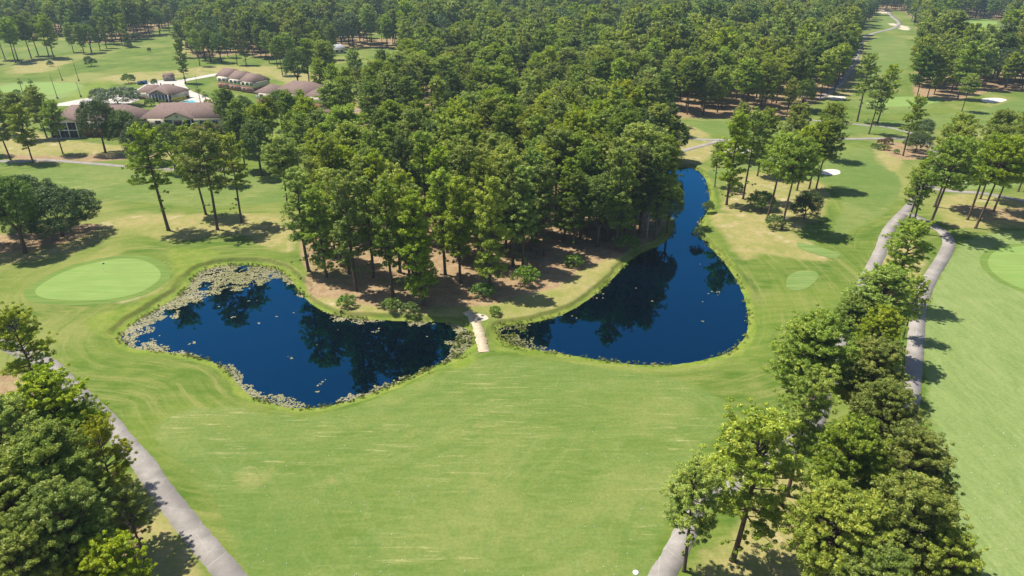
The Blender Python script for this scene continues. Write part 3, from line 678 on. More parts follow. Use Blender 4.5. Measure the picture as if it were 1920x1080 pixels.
# cluster beyond the east pond
G1 = 'pines in the loose stand beyond the east pond'
for a, b, h, k, l, v, ln in [(1362,384,27,'tall','pine nearest the east pond in the loose stand, dark straight trunk',0,(.0,0)),
 (1393,373,26,'open','pine second from the pond in the loose stand, trunk against the fairway',1,(.02,0)),
 (1439,409,24,'dome','pine in the front middle of the loose stand, pale leaning trunk',0,(.04,0)),
 (1466,430,25,'dome','front-most pine of the loose stand with ivy-dark trunk base',1,(.03,0)),
 (1494,357,20,'oval','pine behind the round dark shrub, left of two close trunks',0,(.03,0)),
 (1517,354,21,'oval','pine behind the round dark shrub, middle of three close trunks',1,(.03,0)),
 (1530,354,22,'dome','pine by the white bunker at the right side of the loose stand',2,(.04,0)),
 (1340,350,14,'open','small pine on the bank of the pond channel',2,(0,0)),
 (1420,330,22,'oval','pine at the back of the loose stand behind the left trunks',2,(0,0)),
 (1478,318,22,'oval','pine at the back centre of the loose stand',1,(0,0)),
 (1545,300,20,'dome','rounded pine at the back right of the loose stand',0,(0,0)),
 (1380,300,20,'oval','pine at the back left of the loose stand near the small bunker',0,(0,0))]: P(a, b, h, k, l, None, v=v, lean=ln)
P(1507,410, 7.8,'darkshrub','round dark evergreen shrub amid the pine shadows beyond the east pond')
P(1377,360, 3.5,'shrub','small green shrub between the two nearest trunks by the pond channel')
P(1427,392, 5,'shrub','upright green shrub left of the pale leaning trunk beyond the pond')
P(1452,428, 3.6,'shrub','low shrub at the foot of the front-most pine beyond the pond')
P(1326,395, 3.2,'darkshrub','low dark bush on the right bank of the pond narrows')
P(1310,448, 3.2,'darkshrub','dark bush overhanging the right bank where the pond widens')
# pines by the long path
P(1607,228, 28,'open','tall slender pine standing alone left of the path junction on the upper right fairway', v=0, lean=(.0,0))
P(1629,251, 22,'open','leaning slender pine just above the long straight path', v=1, lean=(.03,0))
P(1645,231, 24,'open','slender pine right behind the leaning one on the upper right fairway', v=2, lean=(.03,0))
P(1693,292, 21,'open','layered pine growing out of the shrub island by the path', v=1, lean=(.03,0))
P(1803,209, 17,'dome','lone pine with a broad shadow on the upper right fairway near the white bunker', v=0)
P(1475,218, 16,'yellow','bright yellow-green tree at the edge of the wood by the upper path', v=0)
P(1503,210, 15,'round','dark round tree at the corner of the wood by the small bunker', v=1)
P(1716,284, 7.0,'bushy','large rounded bush beside the path in the shrub island', v=0)
P(1728,258, 7.5,'darkshrub','dark bush behind the shrub island pine')
for a, b, h, k, l in [(1640,278,1.9,'shrub','small green shrub at the left end of the planted island'),(1651,281,1.9,'shrub','small green shrub second from the left in the planted island'),(1662,281,1.9,'goldshrub','golden shrub in the planted island'),(1652,271,2.1,'russetshrub','russet shrub at the back of the planted island'),(1665,270,2.4,'russetshrub','larger russet shrub against the big rounded bush'),(1679,288,1.7,'shrub','low bright shrub at the foot of the island pine')]: P(a, b, h, k, l)
# right edge stand
for a, b, h, k, l, v, ln in [(1736,440,26,'dome','tall leaning pine beside the path bend at right, base next to the path',0,(.08,0)),
 (1752,388,24,'dome','leaning pine just behind the tall leaning one by the path bend',1,(.07,0)),
 (1703,415,17,'oval','left of two close pines between the forking paths at right',2,(.02,0)),
 (1714,416,18,'open','right of two close pines between the forking paths at right',1,(.02,0)),
 (1814,412,24,'dome','leaning pine on brown ground at right, left of a pair of trunks',2,(.08,0)),
 (1829,428,25,'dome','front leaning pine on brown ground at right, nearest the green',0,(.08,0)),
 (1838,373,22,'dome','pine beside the curving path behind the leaning pair at right',1,(.05,0)),
 (1863,396,22,'dome','pine right of the leaning pair on brown ground',2,(.05,0)),
 (1909,359,20,'oval','pine at the right edge behind the curving path',0,(.04,0)),
 (1780,320,19,'dome','umbrella-topped pine beyond the path junction at right',1,(0,0)),
 (1850,325,21,'dome','umbrella-topped pine beyond the curving path near the right edge',0,(0,0)),
 (1905,315,22,'oval','pine beyond the curving path at the right edge',1,(0,0)),
 (1945,420,24,'dome','pine just cut by the right edge above the green',2,(.05,0)),
 (1960,350,23,'oval','pine behind the stand cut by the right edge',1,(0,0)),
 (2010,400,24,'dome','pine right outside the edge whose shadow falls toward the green',0,(0,0)),
 (1990,300,22,'dome','pine at the upper right edge behind the stand',2,(0,0))]: P(a, b, h, k, l, None, v=v, lean=ln)
# peninsula front row
PF = [(668,545,27,'slim','pine with a straight dark trunk, leftmost of the front row on the peninsula',0),
 (612,520,22,'lowp','low-boughed pine hanging over the west pond at the left tip of the peninsula',0),
 (640,500,24,'slim','pine behind the leftmost front row trunk on the peninsula',2),
 (737,556,26,'slim','second trunk from the left in the peninsula front row, a slim pine',1),
 (794,572,25,'lowp','ivy-clad pine nearest the water in the middle of the peninsula front',0),
 (768,523,25,'slim','thin-trunked pine behind the front row, left of a close pair',0),
 (782,537,24,'slim','thin-trunked pine behind the front row, right of a close pair',1),
 (863,531,25,'slim','pine with a clear lower trunk left of the sand track',2),
 (919,547,26,'lowp','pine with hanging lower boughs right at the head of the sand track',0),
 (962,498,26,'slim','pine with a clear trunk right of the sand track, left of a close pair',0),
 (980,504,25,'slim','pine with a clear trunk right of the sand track, right of a close pair',1),
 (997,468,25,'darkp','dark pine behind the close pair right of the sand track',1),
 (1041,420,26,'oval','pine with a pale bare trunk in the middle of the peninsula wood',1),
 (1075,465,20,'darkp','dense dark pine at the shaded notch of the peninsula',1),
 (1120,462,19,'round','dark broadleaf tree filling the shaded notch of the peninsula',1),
 (1156,468,26,'tall','tall pine with low boughs at the right side of the peninsula by the water',0),
 (1188,450,24,'darkp','dark pine beside the bare dead tree at the right tip of the peninsula',0),
 (1228,448,25,'tall','tall dark pine leaning over the pond channel at the right tip of the peninsula',1),
 (1250,436,13,'round','leafy tree hanging over the water at the narrows',0),
 (1236,418,24,'oval','pine just behind the tip of the peninsula at the narrows',0),
 (700,520,24,'slim','pine between the first and second trunks of the peninsula front row',1),
 (835,515,25,'slim','pine behind the ivy-clad pine in the peninsula middle',0),
 (1020,480,24,'slim','pine at the edge of the sunlit bank right of the close pair',0),
 (590,470,20,'tall','pine at the left edge of the peninsula wood above the pond corner',1)]
for a, b, h, k, l, v in PF: P(a, b, h, k, l, v=v)
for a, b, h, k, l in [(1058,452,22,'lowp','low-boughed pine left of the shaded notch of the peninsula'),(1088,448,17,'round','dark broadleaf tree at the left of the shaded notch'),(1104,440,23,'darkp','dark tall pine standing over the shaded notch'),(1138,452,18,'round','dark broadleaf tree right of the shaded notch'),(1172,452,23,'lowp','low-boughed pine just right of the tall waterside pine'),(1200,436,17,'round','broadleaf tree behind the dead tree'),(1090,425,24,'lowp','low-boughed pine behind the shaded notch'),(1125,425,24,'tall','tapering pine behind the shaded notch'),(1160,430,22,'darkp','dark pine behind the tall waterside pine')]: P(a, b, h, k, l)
P(1212,447, 20,'dead','bare grey dead tree at the right tip of the peninsula')
for a, b, h, l in [(985,532,4.0,'round shrub on the pine straw right of the sand track'),(905,556,3.2,'low shrub beside the head of the sand track'),(650,575,2.6,'low shrub on the bank under the leftmost front pines'),(770,588,2.4,'low shrub at the water edge below the ivy-clad pine'),(735,580,2.6,'low shrub on the bank below the second front trunk'),(1075,500,3.0,'leafy shrub at the edge of the shaded notch'),(1175,470,4.2,'shrub at the foot of the tall pine by the water'),(930,590,1.8,'small dry bush at the dam beside the sand track')]: P(a, b, h, 'shrub', l)
# around the villas and the far left lawn
VG = [(348,156,24,'tall','tall tapering pine behind the road loop above the clubhouse'),(440,278,22,'darkp','dark pine right of the second villa'),
 (515,278,19,'yellow','yellow-green tree standing out right of the second villa'),(470,262,17,'round','leafy tree in front of the brick inn, left one'),(530,245,16,'round','round tree in front of the brown inn roof'),
 (575,262,19,'oval','pine in front of the right end of the brown inn roof'),(460,318,20,'darkp','dark tree between the second villa and the lawn row'),(612,348,24,'dense','full rounded pine left of the peninsula wood top'),
 (370,338,16,'oval','pine in front of the second villa porch'),(424,345,16.5,'oval','pine behind the lawn row right of the second villa porch'),(490,330,18,'round','round tree behind the bare-trunked pine'),
 (560,320,20,'oval','pine left of the peninsula wood behind the rounded pine'),(330,322,16,'round','tree below the second villa at its left corner'),(640,300,22,'darkp','dark pine right of the inn above the wood'),
 (655,262,24,'tall','tall pine right of the inn roof'),(700,262,24,'darkp','dark tall pine by the sandy gap in the wood'),(757,230,25,'darkp','tall dark pine with a bare trunk above the sandy gap'),
 (632,215,22,'oval','pine at the right end of the inn'),(602,190,20,'oval','pine behind the inn roof right end'),(680,215,20,'yellow','yellow-green small tree left of the sandy gap'),
 (78,240,16,'oval','pine at the left end of the left villa'),(240,285,15,'oak','small oak between the two villas')]
for i, (a, b, h, k, l) in enumerate(VG): P(a, b, h, k, l, v=i)
for q, (a, b, h, k) in enumerate([(15,252,19,'oval'),(45,262,18,'dome'),(88,258,20,'oval'),(402,302,14,'oval'),(432,268,20,'dome'),(458,292,20,'oval'),(500,302,20,'dome'),(552,272,20,'oval'),(592,300,22,'dome'),(575,335,21,'oval'),(630,262,22,'dome'),(655,225,22,'oval')]):
    P(a, b, h, k, DESC[k]+' in the tree belt around the villas, '+ORD[q]+' from the left', 'tree belt around the villas', wide=1.08)
FL = [(29,118,25),(34,114,24),(59,110,25),(72,104,25),(92,107,24),(102,110,25),(10,112,24),(-30,120,25)]
for i, (a, b, h) in enumerate(FL): P(a, b, h+3,'oval' if i % 2 else 'dome','bare-trunked pine in the row at the far left meadow, '+ORD[[2,3,4,5,6,7,1,0][i]]+' from the left', 'far left meadow row')
for i, (a, b, h, k) in enumerate([(138,98,20,'oval'),(158,101,21,'tall'),(172,99,19,'round'),(188,94,22,'darkp'),(200,90,22,'tall'),(230,86,22,'open'),(240,88,24,'tall'),(214,84,21,'darkp'),(300,64,19,'round')]):
    P(a, b, h, k, DESC[k]+' in the ragged line above the far left meadow, '+ORD[i]+' from the left', 'ragged line above the far left meadow')
for a, b, h, k, l in [(172,124,6.5,'darkshrub','dark wide bush alone in the far left meadow'),(242,90,5.5,'darkshrub','dark bush at the top edge of the far left meadow'),(256,78,7.5,'darkshrub','larger dark cone-shaped bush at the top edge of the far left meadow'),
 (96,124,3.6,'darkshrub','small round bush left in the far left meadow'),(280,97,3.,'darkshrub','small round bush alone on the right of the far left meadow'),(242,156,5.2,'shrub','round green bush on the practice lawn left of the blue bins'),(290,160,3.6,'darkshrub','small dark round bush behind the clubhouse roof')]: P(a, b, h, k, l)
FM = [(375,124,22,'open'),(445,122,22,'open'),(462,122,22,'tall'),(490,110,22,'oval'),(530,141,22,'dome'),(544,133,22,'dome'),(520,126,21,'dome'),(580,156,24,'dome'),(610,166,24,'oval'),(616,163,24,'dome'),(395,116,20,'round'),(415,118,18,'round'),(385,112,22,'round'),(400,108,22,'darkp'),(340,108,24,'tall'),(362,100,24,'tall'),
 (505,118,20,'oval'),(565,120,22,'oval'),(600,128,22,'oval'),(625,112,22,'oval'),(545,112,22,'oval'),(560,168,20,'round'),(670,185,23,'oval'),(720,190,24,'darkp'),(428,108,20,'oval'),(318,60,22,'oval'),(345,68,20,'oval')]
FM.sort()
for q, (a, b, h, k) in enumerate(FM): P(a, b, h, k, DESC[k]+' on the rough behind the inn, '+ORD[q]+' from the left', 'trees on the rough behind the inn')
P(223,200, 8.6,'myrtle','big flowering bush with whitish blossom between the left villa and the clubhouse', wide=1.5)
P(196,196, 7.6,'myrtle','flowering bush with white blossom at the left side of the bigger flowering bush')
for a, b, h, k, l in [(332,192,2.6,'goldshrub','golden shrub beside the pool'),(345,190,2.4,'goldshrub','yellow shrub at the left of the pool'),(295,189,2.6,'goldshrub','yellow shrub in front of the clubhouse porch'),(283,199,3.6,'shrub','green shrub left of the pool terrace'),(305,196,2.2,'shrub','low green shrub before the clubhouse steps'),(390,198,3.2,'goldshrub','yellow shrub under the palms by the pool')]: P(a, b, h, k, l)

# palms
def make_palm(seed, H=6.5):
    r = np.random.default_rng(seed); t = MB(); t.tube([(0, 0, 0), (.1, 0, H*.5), (.15, .05, H)], [.22, .17, .16], 7); f = MB()
    for i in range(26):
        a = i*2.4; e = math.radians(70-115*(i/26)+8*r.normal()); L = 1.9
        d = Vector((math.cos(a)*math.cos(e), math.sin(a)*math.cos(e), math.sin(e))); s = d.cross(Vector((0, 0, 1))).normalized()
        b = Vector((.15, .05, H)); tip = b+d*L+Vector((0, 0, -.35))
        for k in range(-4, 5):
            q = b+d*L*.35; w = tip+s*k*.24-d*abs(k)*.12+Vector((0, 0, -.04*abs(k)))
            f.add([q-s*.03, q+s*.03, w+s*.07, w-s*.07], [(0, 1, 2, 3)])
    me = f.mesh('palm_fronds', M['shrub']); a = me.attributes.new('tone', 'FLOAT', 'FACE'); a.data.foreach_set('value', np.full(len(me.polygons), .5, np.float32)+.3*rng.random(len(me.polygons)).astype(np.float32))
    return t.mesh('palm_trunk', M['bark_l'], True), me
pm = [make_palm(1), make_palm(2, 5)]
for i, (a, b, l) in enumerate([(43,176,'palm in the flower bed by the practice green, left one'),(61,169,'palm in the flower bed by the practice green, right one'),(376,192,'palm beside the pool, left one'),(388,196,'palm beside the pool, right one')]):
    x, y = at(a, b); o = empty('palm_tree', (x, y, 0), i); link('trunk', pm[i % 2][0], o); link('fronds', pm[i % 2][1], o); tag(o, l, 'palm')
for a, b, l in [(32,176,'low shrub left of the practice green palms'),(51,177,'low shrub between the practice green palms'),(60,172,'low shrub at the foot of the right practice green palm')]: P(a, b, 2.2, 'shrub', l)

# ------------------------------------------------------------------ the woods: first the nearest as things, the rest as one mass
cand = []
def sample(x0, x1, y0, y1, stp):
    xs = np.arange(x0, x1, stp); ys = np.arange(y0, y1, stp*.88)
    A, B = np.meshgrid(xs, ys); A = A+(np.arange(len(ys)) % 2)[:, None]*stp*.5
    A = A+rng.uniform(-.36, .36, A.shape)*stp; B = B+rng.uniform(-.36, .36, B.shape)*stp
    A, B = A.ravel(), B.ravel()
    m = (np.abs(A) < .80*B+30) & in_wood(A, B)
    m &= sdf(E_POND, A, B) > 2.5
    return np.stack([A, B], 1)[m]
S = np.concatenate([sample(-260, 300, 118, 172, 10.9), sample(-260, 300, 172, 262, 10.4), sample(-520, 520, 262, 480, 11.6), sample(-1000, 1000, 480, 1190, 12.6)])
T0 = np.array(trees_xy)
keep = np.array([np.min((T0[:, 0]-x)**2+(T0[:, 1]-y)**2) > 4.2**2 for x, y in S]); S = S[keep]
S = S[np.argsort(np.hypot(S[:, 0], S[:, 1]))]
NIND = 235
indiv, rest = S[:NIND], S[NIND:]
rest = rest[~((vnoise(rest[:, 0], rest[:, 1], 26, 77) > .80) | (rng.random(len(rest)) < .06))]
LINES = [(600,'the left tip of the peninsula'),(660,'the leftmost front trunk'),(720,'the middle of the west pond'),(780,'the ivy-clad front pine'),(840,'the right end of the west pond'),(880,'the left edge of the sand track'),(920,'the sand track'),(960,'the left tip of the east pond'),(1010,'the close pair of trunks'),(1060,'the pale bare trunk'),(1110,'the shaded notch'),(1160,'the tall waterside pine'),(1210,'the dead tree'),(1260,'the pond narrows'),(1320,'the pond channel'),(1400,'the bunker by the loose stand'),(9999,'the round dark shrub')]
def column(x, y):
    px = 960+F*x/(y*cp+CH*sp-22*sp)
    return next(nm for lim, nm in LINES if px < lim)
colcount = {}
for i, (x, y) in enumerate(indiv):
    u = random.random(); side = 'left part' if x < -20 else 'right part' if x > 22 else 'centre'
    k = 'lowp' if (y < 172 and u < (.5 if x > 12 else .18)) else 'slim' if (y < 172 and u < .62) else 'oval' if u < .28 else 'dome' if u < .60 else 'tall' if u < .72 else 'dense' if u < .80 else 'darkp' if u < .88 else 'yellow' if u < .93 else 'round'
    if x > 18 and y < 200 and random.random() < .3: k = 'round'
    if x < 5 and y < 172 and k == 'round': k = 'slim'
    h = random.choice((random.uniform(18, 23), random.uniform(22, 27.5), random.uniform(24, 28)))*(.72 if k == 'round' else 1)
    cn = column(x, y); colcount[cn] = q = colcount.get(cn, 0)+1
    lab = DESC[k]+', '+ORD[min(q-1, 34)]+' back in the wood above '+cn
    plant(x, y, h, k, lab, 'trees of the wood behind the peninsula', wide=random.uniform(.98, 1.16))

# far wood: light versions, scattered by geometry nodes as one mass
k_f = dict(nper=22, ll=.52, lw=.26, sides=4, fill=2.0)
FARP = [make_pine(101, 'oval', .34, 5.8, 64, clump=.66, **k_f), make_pine(102, 'dome', .44, 6.3, 64, clump=.66, **k_f), make_pine(103, 'oval', .26, 5.4, 66, clump=.66, **k_f),
        make_pine(105, 'dome', .30, 6.0, 66, clump=.66, leafm='pine_dark', **k_f), make_broad(104, 19, 6.8, 3.5, 300, 24, .5, .3, clump=.9, leafm='oak', nmesh='far'), make_pine(106, 'oval', .3, 5.8, 64, clump=.66, leafm='pine_yellow', **k_f)]
def join2(name, tm, cm):
    nv = len(tm.vertices); a = np.empty(nv*3, np.float32); tm.vertices.foreach_get('co', a)
    b = np.empty(len(cm.vertices)*3, np.float32); cm.vertices.foreach_get('co', b)
    la = np.empty(len(tm.loops), np.int32); tm.loops.foreach_get('vertex_index', la)
    lb = np.empty(len(cm.loops), np.int32); cm.loops.foreach_get('vertex_index', lb)
    sa = np.empty(len(tm.polygons), np.int32); tm.polygons.foreach_get('loop_total', sa)
    sb = np.empty(len(cm.polygons), np.int32); cm.polygons.foreach_get('loop_total', sb)
    t = np.empty(len(sb), np.float32); cm.attributes['tone'].data.foreach_get('value', t)
    me = mesh_np(name, np.concatenate([a, b]).reshape(-1, 3), np.concatenate([la, lb+nv]), np.concatenate([sa, sb]), [tm.materials[0], cm.materials[0]], np.concatenate([np.zeros(len(sa)), np.ones(len(sb))]))
    at_ = me.attributes.new('tone', 'FLOAT', 'FACE'); at_.data.foreach_set('value', np.concatenate([np.zeros(len(sa), np.float32), t]))
    return bpy.data.objects.new(name, me)
fobj = [join2('far_tree', *p) for p in FARP]
pts = bpy.data.meshes.new('distant_wood'); n = len(rest)
print('far trees', n, 'individual', cnt[0])
pts.vertices.add(n); pts.vertices.foreach_set('co', np.concatenate([rest, np.full((n, 1), -.05)], 1).astype(np.float32).ravel())
clumpn = vnoise(rest[:, 0], rest[:, 1], 45, 9)
u = rng.random(n); idx = np.select([u < .27, u < .52, u < .68, u < .84, u < .94+.0*u], [0, 1, 2, 3, 4], 5)
idx = np.where((clumpn > .62) & (rng.random(n) < .5), 4, idx)
sc = rng.uniform(.84, 1.30, n)*(.84+.34*vnoise(rest[:, 0], rest[:, 1], 48, 5))*np.where(idx == 4, .95, 1)
ro = rng.uniform(0, 6.28, n)
a = pts.attributes.new('pick', 'INT', 'POINT'); a.data.foreach_set('value', idx.astype(np.int32))
a = pts.attributes.new('sz', 'FLOAT', 'POINT'); a.data.foreach_set('value', sc.astype(np.float32))
a = pts.attributes.new('turn', 'FLOAT_VECTOR', 'POINT'); a.data.foreach_set('vector', np.stack([ro*0, ro*0, ro], 1).astype(np.float32).ravel())
wood_o = tag(link('distant_wood', pts), 'pine woodland stretching from behind the villas and ponds to the top edge', 'woodland', kind='stuff')
ng = bpy.data.node_groups.new('scatter', 'GeometryNodeTree')
ng.interface.new_socket('Geometry', in_out='INPUT', socket_type='NodeSocketGeometry'); ng.interface.new_socket('Geometry', in_out='OUTPUT', socket_type='NodeSocketGeometry')
gi = ng.nodes.new('NodeGroupInput'); go = ng.nodes.new('NodeGroupOutput')
iop = ng.nodes.new('GeometryNodeInstanceOnPoints'); gti = ng.nodes.new('GeometryNodeGeometryToInstance')
for o in reversed(fobj):
    oi = ng.nodes.new('GeometryNodeObjectInfo'); oi.inputs['Object'].default_value = o; oi.inputs['As Instance'].default_value = False
    ng.links.new(oi.outputs['Geometry'], gti.inputs[0])
# one instance list: each object turned into an instance, then joined in order
ng.nodes.remove(gti); jn = ng.nodes.new('GeometryNodeJoinGeometry')
for nd in [x for x in ng.nodes if x.bl_idname == 'GeometryNodeObjectInfo']:
    nd.inputs['As Instance'].default_value = True
    ng.links.new(nd.outputs['Geometry'], jn.inputs[0])
def named(t, nm):
    q = ng.nodes.new('GeometryNodeInputNamedAttribute'); q.data_type = t; q.inputs[0].default_value = nm
    return [s for s in q.outputs if s.enabled][0]
ng.links.new(gi.outputs[0], iop.inputs['Points']); ng.links.new(jn.outputs[0], iop.inputs['Instance'])
iop.inputs['Pick Instance'].default_value = True
ng.links.new(named('INT', 'pick'), iop.inputs['Instance Index']); ng.links.new(named('FLOAT', 'sz'), iop.inputs['Scale'])
er = ng.nodes.new('FunctionNodeEulerToRotation'); ng.links.new(named('FLOAT_VECTOR', 'turn'), er.inputs[0]); ng.links.new(er.outputs[0], iop.inputs['Rotation'])
ng.links.new(iop.outputs[0], go.inputs[0])
md = wood_o.modifiers.new('scatter', 'NODES'); md.node_group = ng

# ------------------------------------------------------------------ lily pads and shore weeds
def scatter_in(Pd, n, f):
    x0, y0 = Pd.min(0)-2; x1, y1 = Pd.max(0)+2
    X = rng.uniform(x0, x1, n); Y = rng.uniform(y0, y1, n); d = sdf(Pd, X, Y); m = f(X, Y, d); return X[m], Y[m]
NW = poly([(215,640),(240,590),(340,530),(370,495),(540,500),(560,530),(510,523),(470,540),(420,548),(375,560),(330,590),(290,610),(270,640),(330,660),(420,690),(460,730),(560,770),(440,740),(350,680),(230,660)], WZ)
DAMW = poly([(850,600),(900,600),(900,700),(790,710),(790,695),(838,668),(846,640)], WZ)
DAME = poly([(925,600),(985,606),(1000,640),(1040,655),(1060,672),(930,660)], WZ)
def fpads(X, Y, d):
    q = .55*vnoise(X, Y, 2.6, 11)+.3*vnoise(X, Y, .9, 12)+.15*rng.random(len(X))
    nw = sstep(2.5, -3, sdf(NW, X, Y)); dw = sstep(2, -1.5, sdf(DAMW, X, Y)); sh = sstep(-3.2, 0, d)
    south = sstep(poly([(600,700)])[0][1]+8, poly([(600,745)])[0][1], Y)*sstep(-7, -1, d)
    dens = .155+.46*nw+.30*dw+.20*sh+.24*south
    return (d < .6) & (q < dens)
X, Y = scatter_in(W_POND, 90000, fpads)
def pads(X, Y, r0, r1, name, label):
    n = len(X); k = 6; a = np.arange(k)*2*math.pi/k; R = rng.uniform(r0, r1, n); ph = rng.random(n)*6.28
    e = 1+.25*rng.normal(size=(n, k))
    V = np.stack([X[:, None]+np.cos(a+ph[:, None])*R[:, None]*e, Y[:, None]+np.sin(a+ph[:, None])*R[:, None]*e, np.broadcast_to((WZ+.012+rng.random(n)*.02)[:, None], (n, k))], -1)
    me = mesh_np(name, V.reshape(-1, 3), np.arange(n*k), np.full(n, k), [M['pad']])
    t = me.attributes.new('tone', 'FLOAT', 'FACE'); t.data.foreach_set('value', np.clip(.25+.5*vnoise(X, Y, 5, 3)+.25*rng.random(n), 0, 1).astype(np.float32))
    return tag(link(name, me), label, 'lily pads', kind='stuff')
pads(X, Y, .08, .24, 'lily_pads', 'tan and greenish lily pads crowding the banks of the west pond')
def fp2(X, Y, d):
    q = .6*vnoise(X, Y, 2.2, 21)+.25*vnoise(X, Y, .8, 22)+.15*rng.random(len(X))
    dw = sstep(2, -1.5, sdf(DAME, X, Y)); return (d < .5) & (q < .13+.5*dw+.16*sstep(-2., .2, d))
X, Y = scatter_in(E_POND, 60000, fp2)
pads(X, Y, .10, .26, 'lily_pads', 'sparse green lily pads along the banks of the east pond')
def weeds(name, label, X, Y, z, h, rad, nper, mat='weed'):
    n = len(X); cl = np.stack([X, Y, z+rng.random(n)*h], 1)
    Vv, T = leaves(cl, np.full(n, rad), nper, .32, .13, np.clip(.2+.6*rng.random(n), 0, 1), rng, up=.6)
    return tag(link(name, leaf_mesh(name, Vv, T, M[mat])), label, 'weeds', kind='stuff')
def fw(X, Y, d):
    ins = np.minimum(sdf(DAMW, X, Y), sdf(DAME, X, Y))
    return (((d > -.5) & (d < 1.0) & (rng.random(len(X)) < .4)) | ((ins < 0) & (d > -4) & (d < 3) & (vnoise(X, Y, 1.8, 31) > .45) & (rng.random(len(X)) < .8))) & (vnoise(X, Y, 4, 32) > .36)
X1, Y1 = scatter_in(W_POND, 34000, fw); weeds('shoreline_weeds', 'low yellow-green weeds along the west pond shore and the dam', X1, Y1, WZ, .35, .32, 7)
X1, Y1 = scatter_in(E_POND, 40000, fw); weeds('shoreline_weeds', 'low yellow-green weeds along the east pond shore', X1, Y1, WZ, .4, .34, 7)

# ------------------------------------------------------------------ buildings
def roof_hip(mb, w, d, z, rise, ov=.6, hip=.5, t=.25):
    """hip roof; hip: fraction (0 gable, 1 full hip)"""
    a, b = w/2+ov, d/2+ov; r = a-b*hip
    mb.add([(-a,-b,z),(a,-b,z),(a,b,z),(-a,b,z),(-r,0,z+rise),(r,0,z+rise),(-a,-b,z-t),(a,-b,z-t),(a,b,z-t),(-a,b,z-t)],
           [(0,1,5,4),(2,3,4,5),(1,2,5),(3,0,4),(6,9,8,7),(0,6,7,1),(1,7,8,2),(2,8,9,3),(3,9,6,0)])
def window(parent, x, z, y, w=1.5, h=1.4, side='front'):
    f = MB(); g = MB()
    if side == 'front':
        f.box(x-w/2-.1, x+w/2+.1, y-.06, y+.02, z-h/2-.1, z+h/2+.1); g.box(x-w/2, x-.04, y-.09, y-.03, z-h/2, z+h/2); g.box(x+.04, x+w/2, y-.09, y-.03, z-h/2, z+h/2)
    else:
        s = side; f.box(x-.06*(s > 0)-.02, x+.06, y-w/2-.1, y+w/2+.1, z-h/2-.1, z+h/2+.1); g.box(x-.09, x+.09, y-w/2, y-.04, z-h/2, z+h/2); g.box(x-.09, x+.09, y+.04, y+w/2, z-h/2, z+h/2)
    fo = f.build('window', M['white'], parent); g.build('pane', M['glass'], fo)
def villa(px, py, w, d, label, rz=0, gable_x=0, wins=(), hgt=6.4, back=True):
    x, y = at(px, py); o = empty('villa', (x, y, 0), rz); tag(o, label, 'villa')
    # front face at y=0, body behind
    MB().box(-w/2, w/2, 0, d, 0, 3.0).build('brick_base', M['brick'], o)
    MB().box(-w/2+.003, w/2-.003, .003, d-.003, 3.0, hgt).build('wall', M['cream'], o)
    rf = MB(); roof_hip(rf, w, d, hgt+.25, 4.6, .8, .75); rf.v = [(a, b+d/2, c) for a, b, c in rf.v]
    ro = rf.build('roof', M['shingle'], o)
    v = MB()
    for q in (-.3, .1, .33): v.box(w*q, w*q+.4, d*.35, d*.35+.4, hgt+2.2, hgt+3.9)
    v.build('roof_vent', M['chrome'], ro)
    # gabled double porch
    gx, gw, pd = gable_x, 11, 2.6; g = MB()
    a = gw/2+.7; zt = hgt+.3; rise = 2.7
    g.add([(gx-a,-pd-.5,zt),(gx,-pd-.5,zt+rise),(gx+a,-pd-.5,zt),(gx-a,2.2,zt),(gx,5.6,zt+rise),(gx+a,2.2,zt),(gx-a,-pd-.5,zt-.22),(gx+a,-pd-.5,zt-.22),(gx,-pd-.5,zt+rise-.22)],
          [(0,1,4,3),(1,2,5,4),(0,6,8,1),(1,8,7,2)])
    pr = g.build('porch_roof', M['shingle'], o)
    MB().add([(gx-gw/2,-pd,zt-.2),(gx+gw/2,-pd,zt-.2),(gx,-pd,zt+rise-.5)], [(0,1,2)]).add([(gx-gw/2-.2,-pd-.02,zt-.45),(gx+gw/2+.2,-pd-.02,zt-.45),(gx+gw/2+.2,-pd-.02,zt-.15),(gx-gw/2-.2,-pd-.02,zt-.15)], [(0,1,2,3)]).build('gable', M['cream'], pr)
    c = MB(); c.tube([(gx,-pd-.05,zt+.9),(gx,-pd-.12,zt+.9)], .5, 12); c.build('round_vent', M['wood'], pr)
    s = MB(); s.box(gx-gw/2+.1, gx+gw/2-.1, -pd+.3, -.02, 3.35, hgt-.1); s.box(gx-gw/2+.1, gx+gw/2-.1, -pd+.3, -.02, .12, 3.05); s.build('screened_porch_shade', M['shaded_screen'], o)  # solid boxes fill the porch, its inner shade put into their dark colour
    MB().box(gx-gw/2, gx+gw/2, -pd, -.01, 3.06, 3.34).box(gx-gw/2, gx+gw/2, -pd, -.01, 0, .11).box(gx-gw/2-.05, gx+gw/2+.05, -pd, -.012, hgt-.09, hgt+.06).build('porch_deck', M['white'], o)
    for q in (-.5, -.17, .17, .5):
        MB().box(gx+gw*q*.97-.14, gx+gw*q*.97+.14, -pd+.02, -pd+.28, .11, hgt-.09).build('column', M['white'], o)
    for q in (-.34, 0, .34):
        MB().box(gx+gw*q*.97-.03, gx+gw*q*.97+.03, -pd+.2, -pd+.26, .13, hgt-.11).build('porch_mullion', M['wood'], o)
    for wx in wins: window(o, wx, 4.7, 0, 2.2, 1.4); window(o, wx, 1.5, 0, 2.2, 1.5)
    return o
villa(350,251, 33, 15, 'villa with round gable vent and double screened porch, in the middle of the group', rz=.03, gable_x=-1.5, wins=(7.5, 12.5, -10.5))
villa(182,256, 33, 15, 'two-storey villa with brown roof and gabled porch at the left of the group', rz=.03, gable_x=-11, wins=(0, 6, 12))
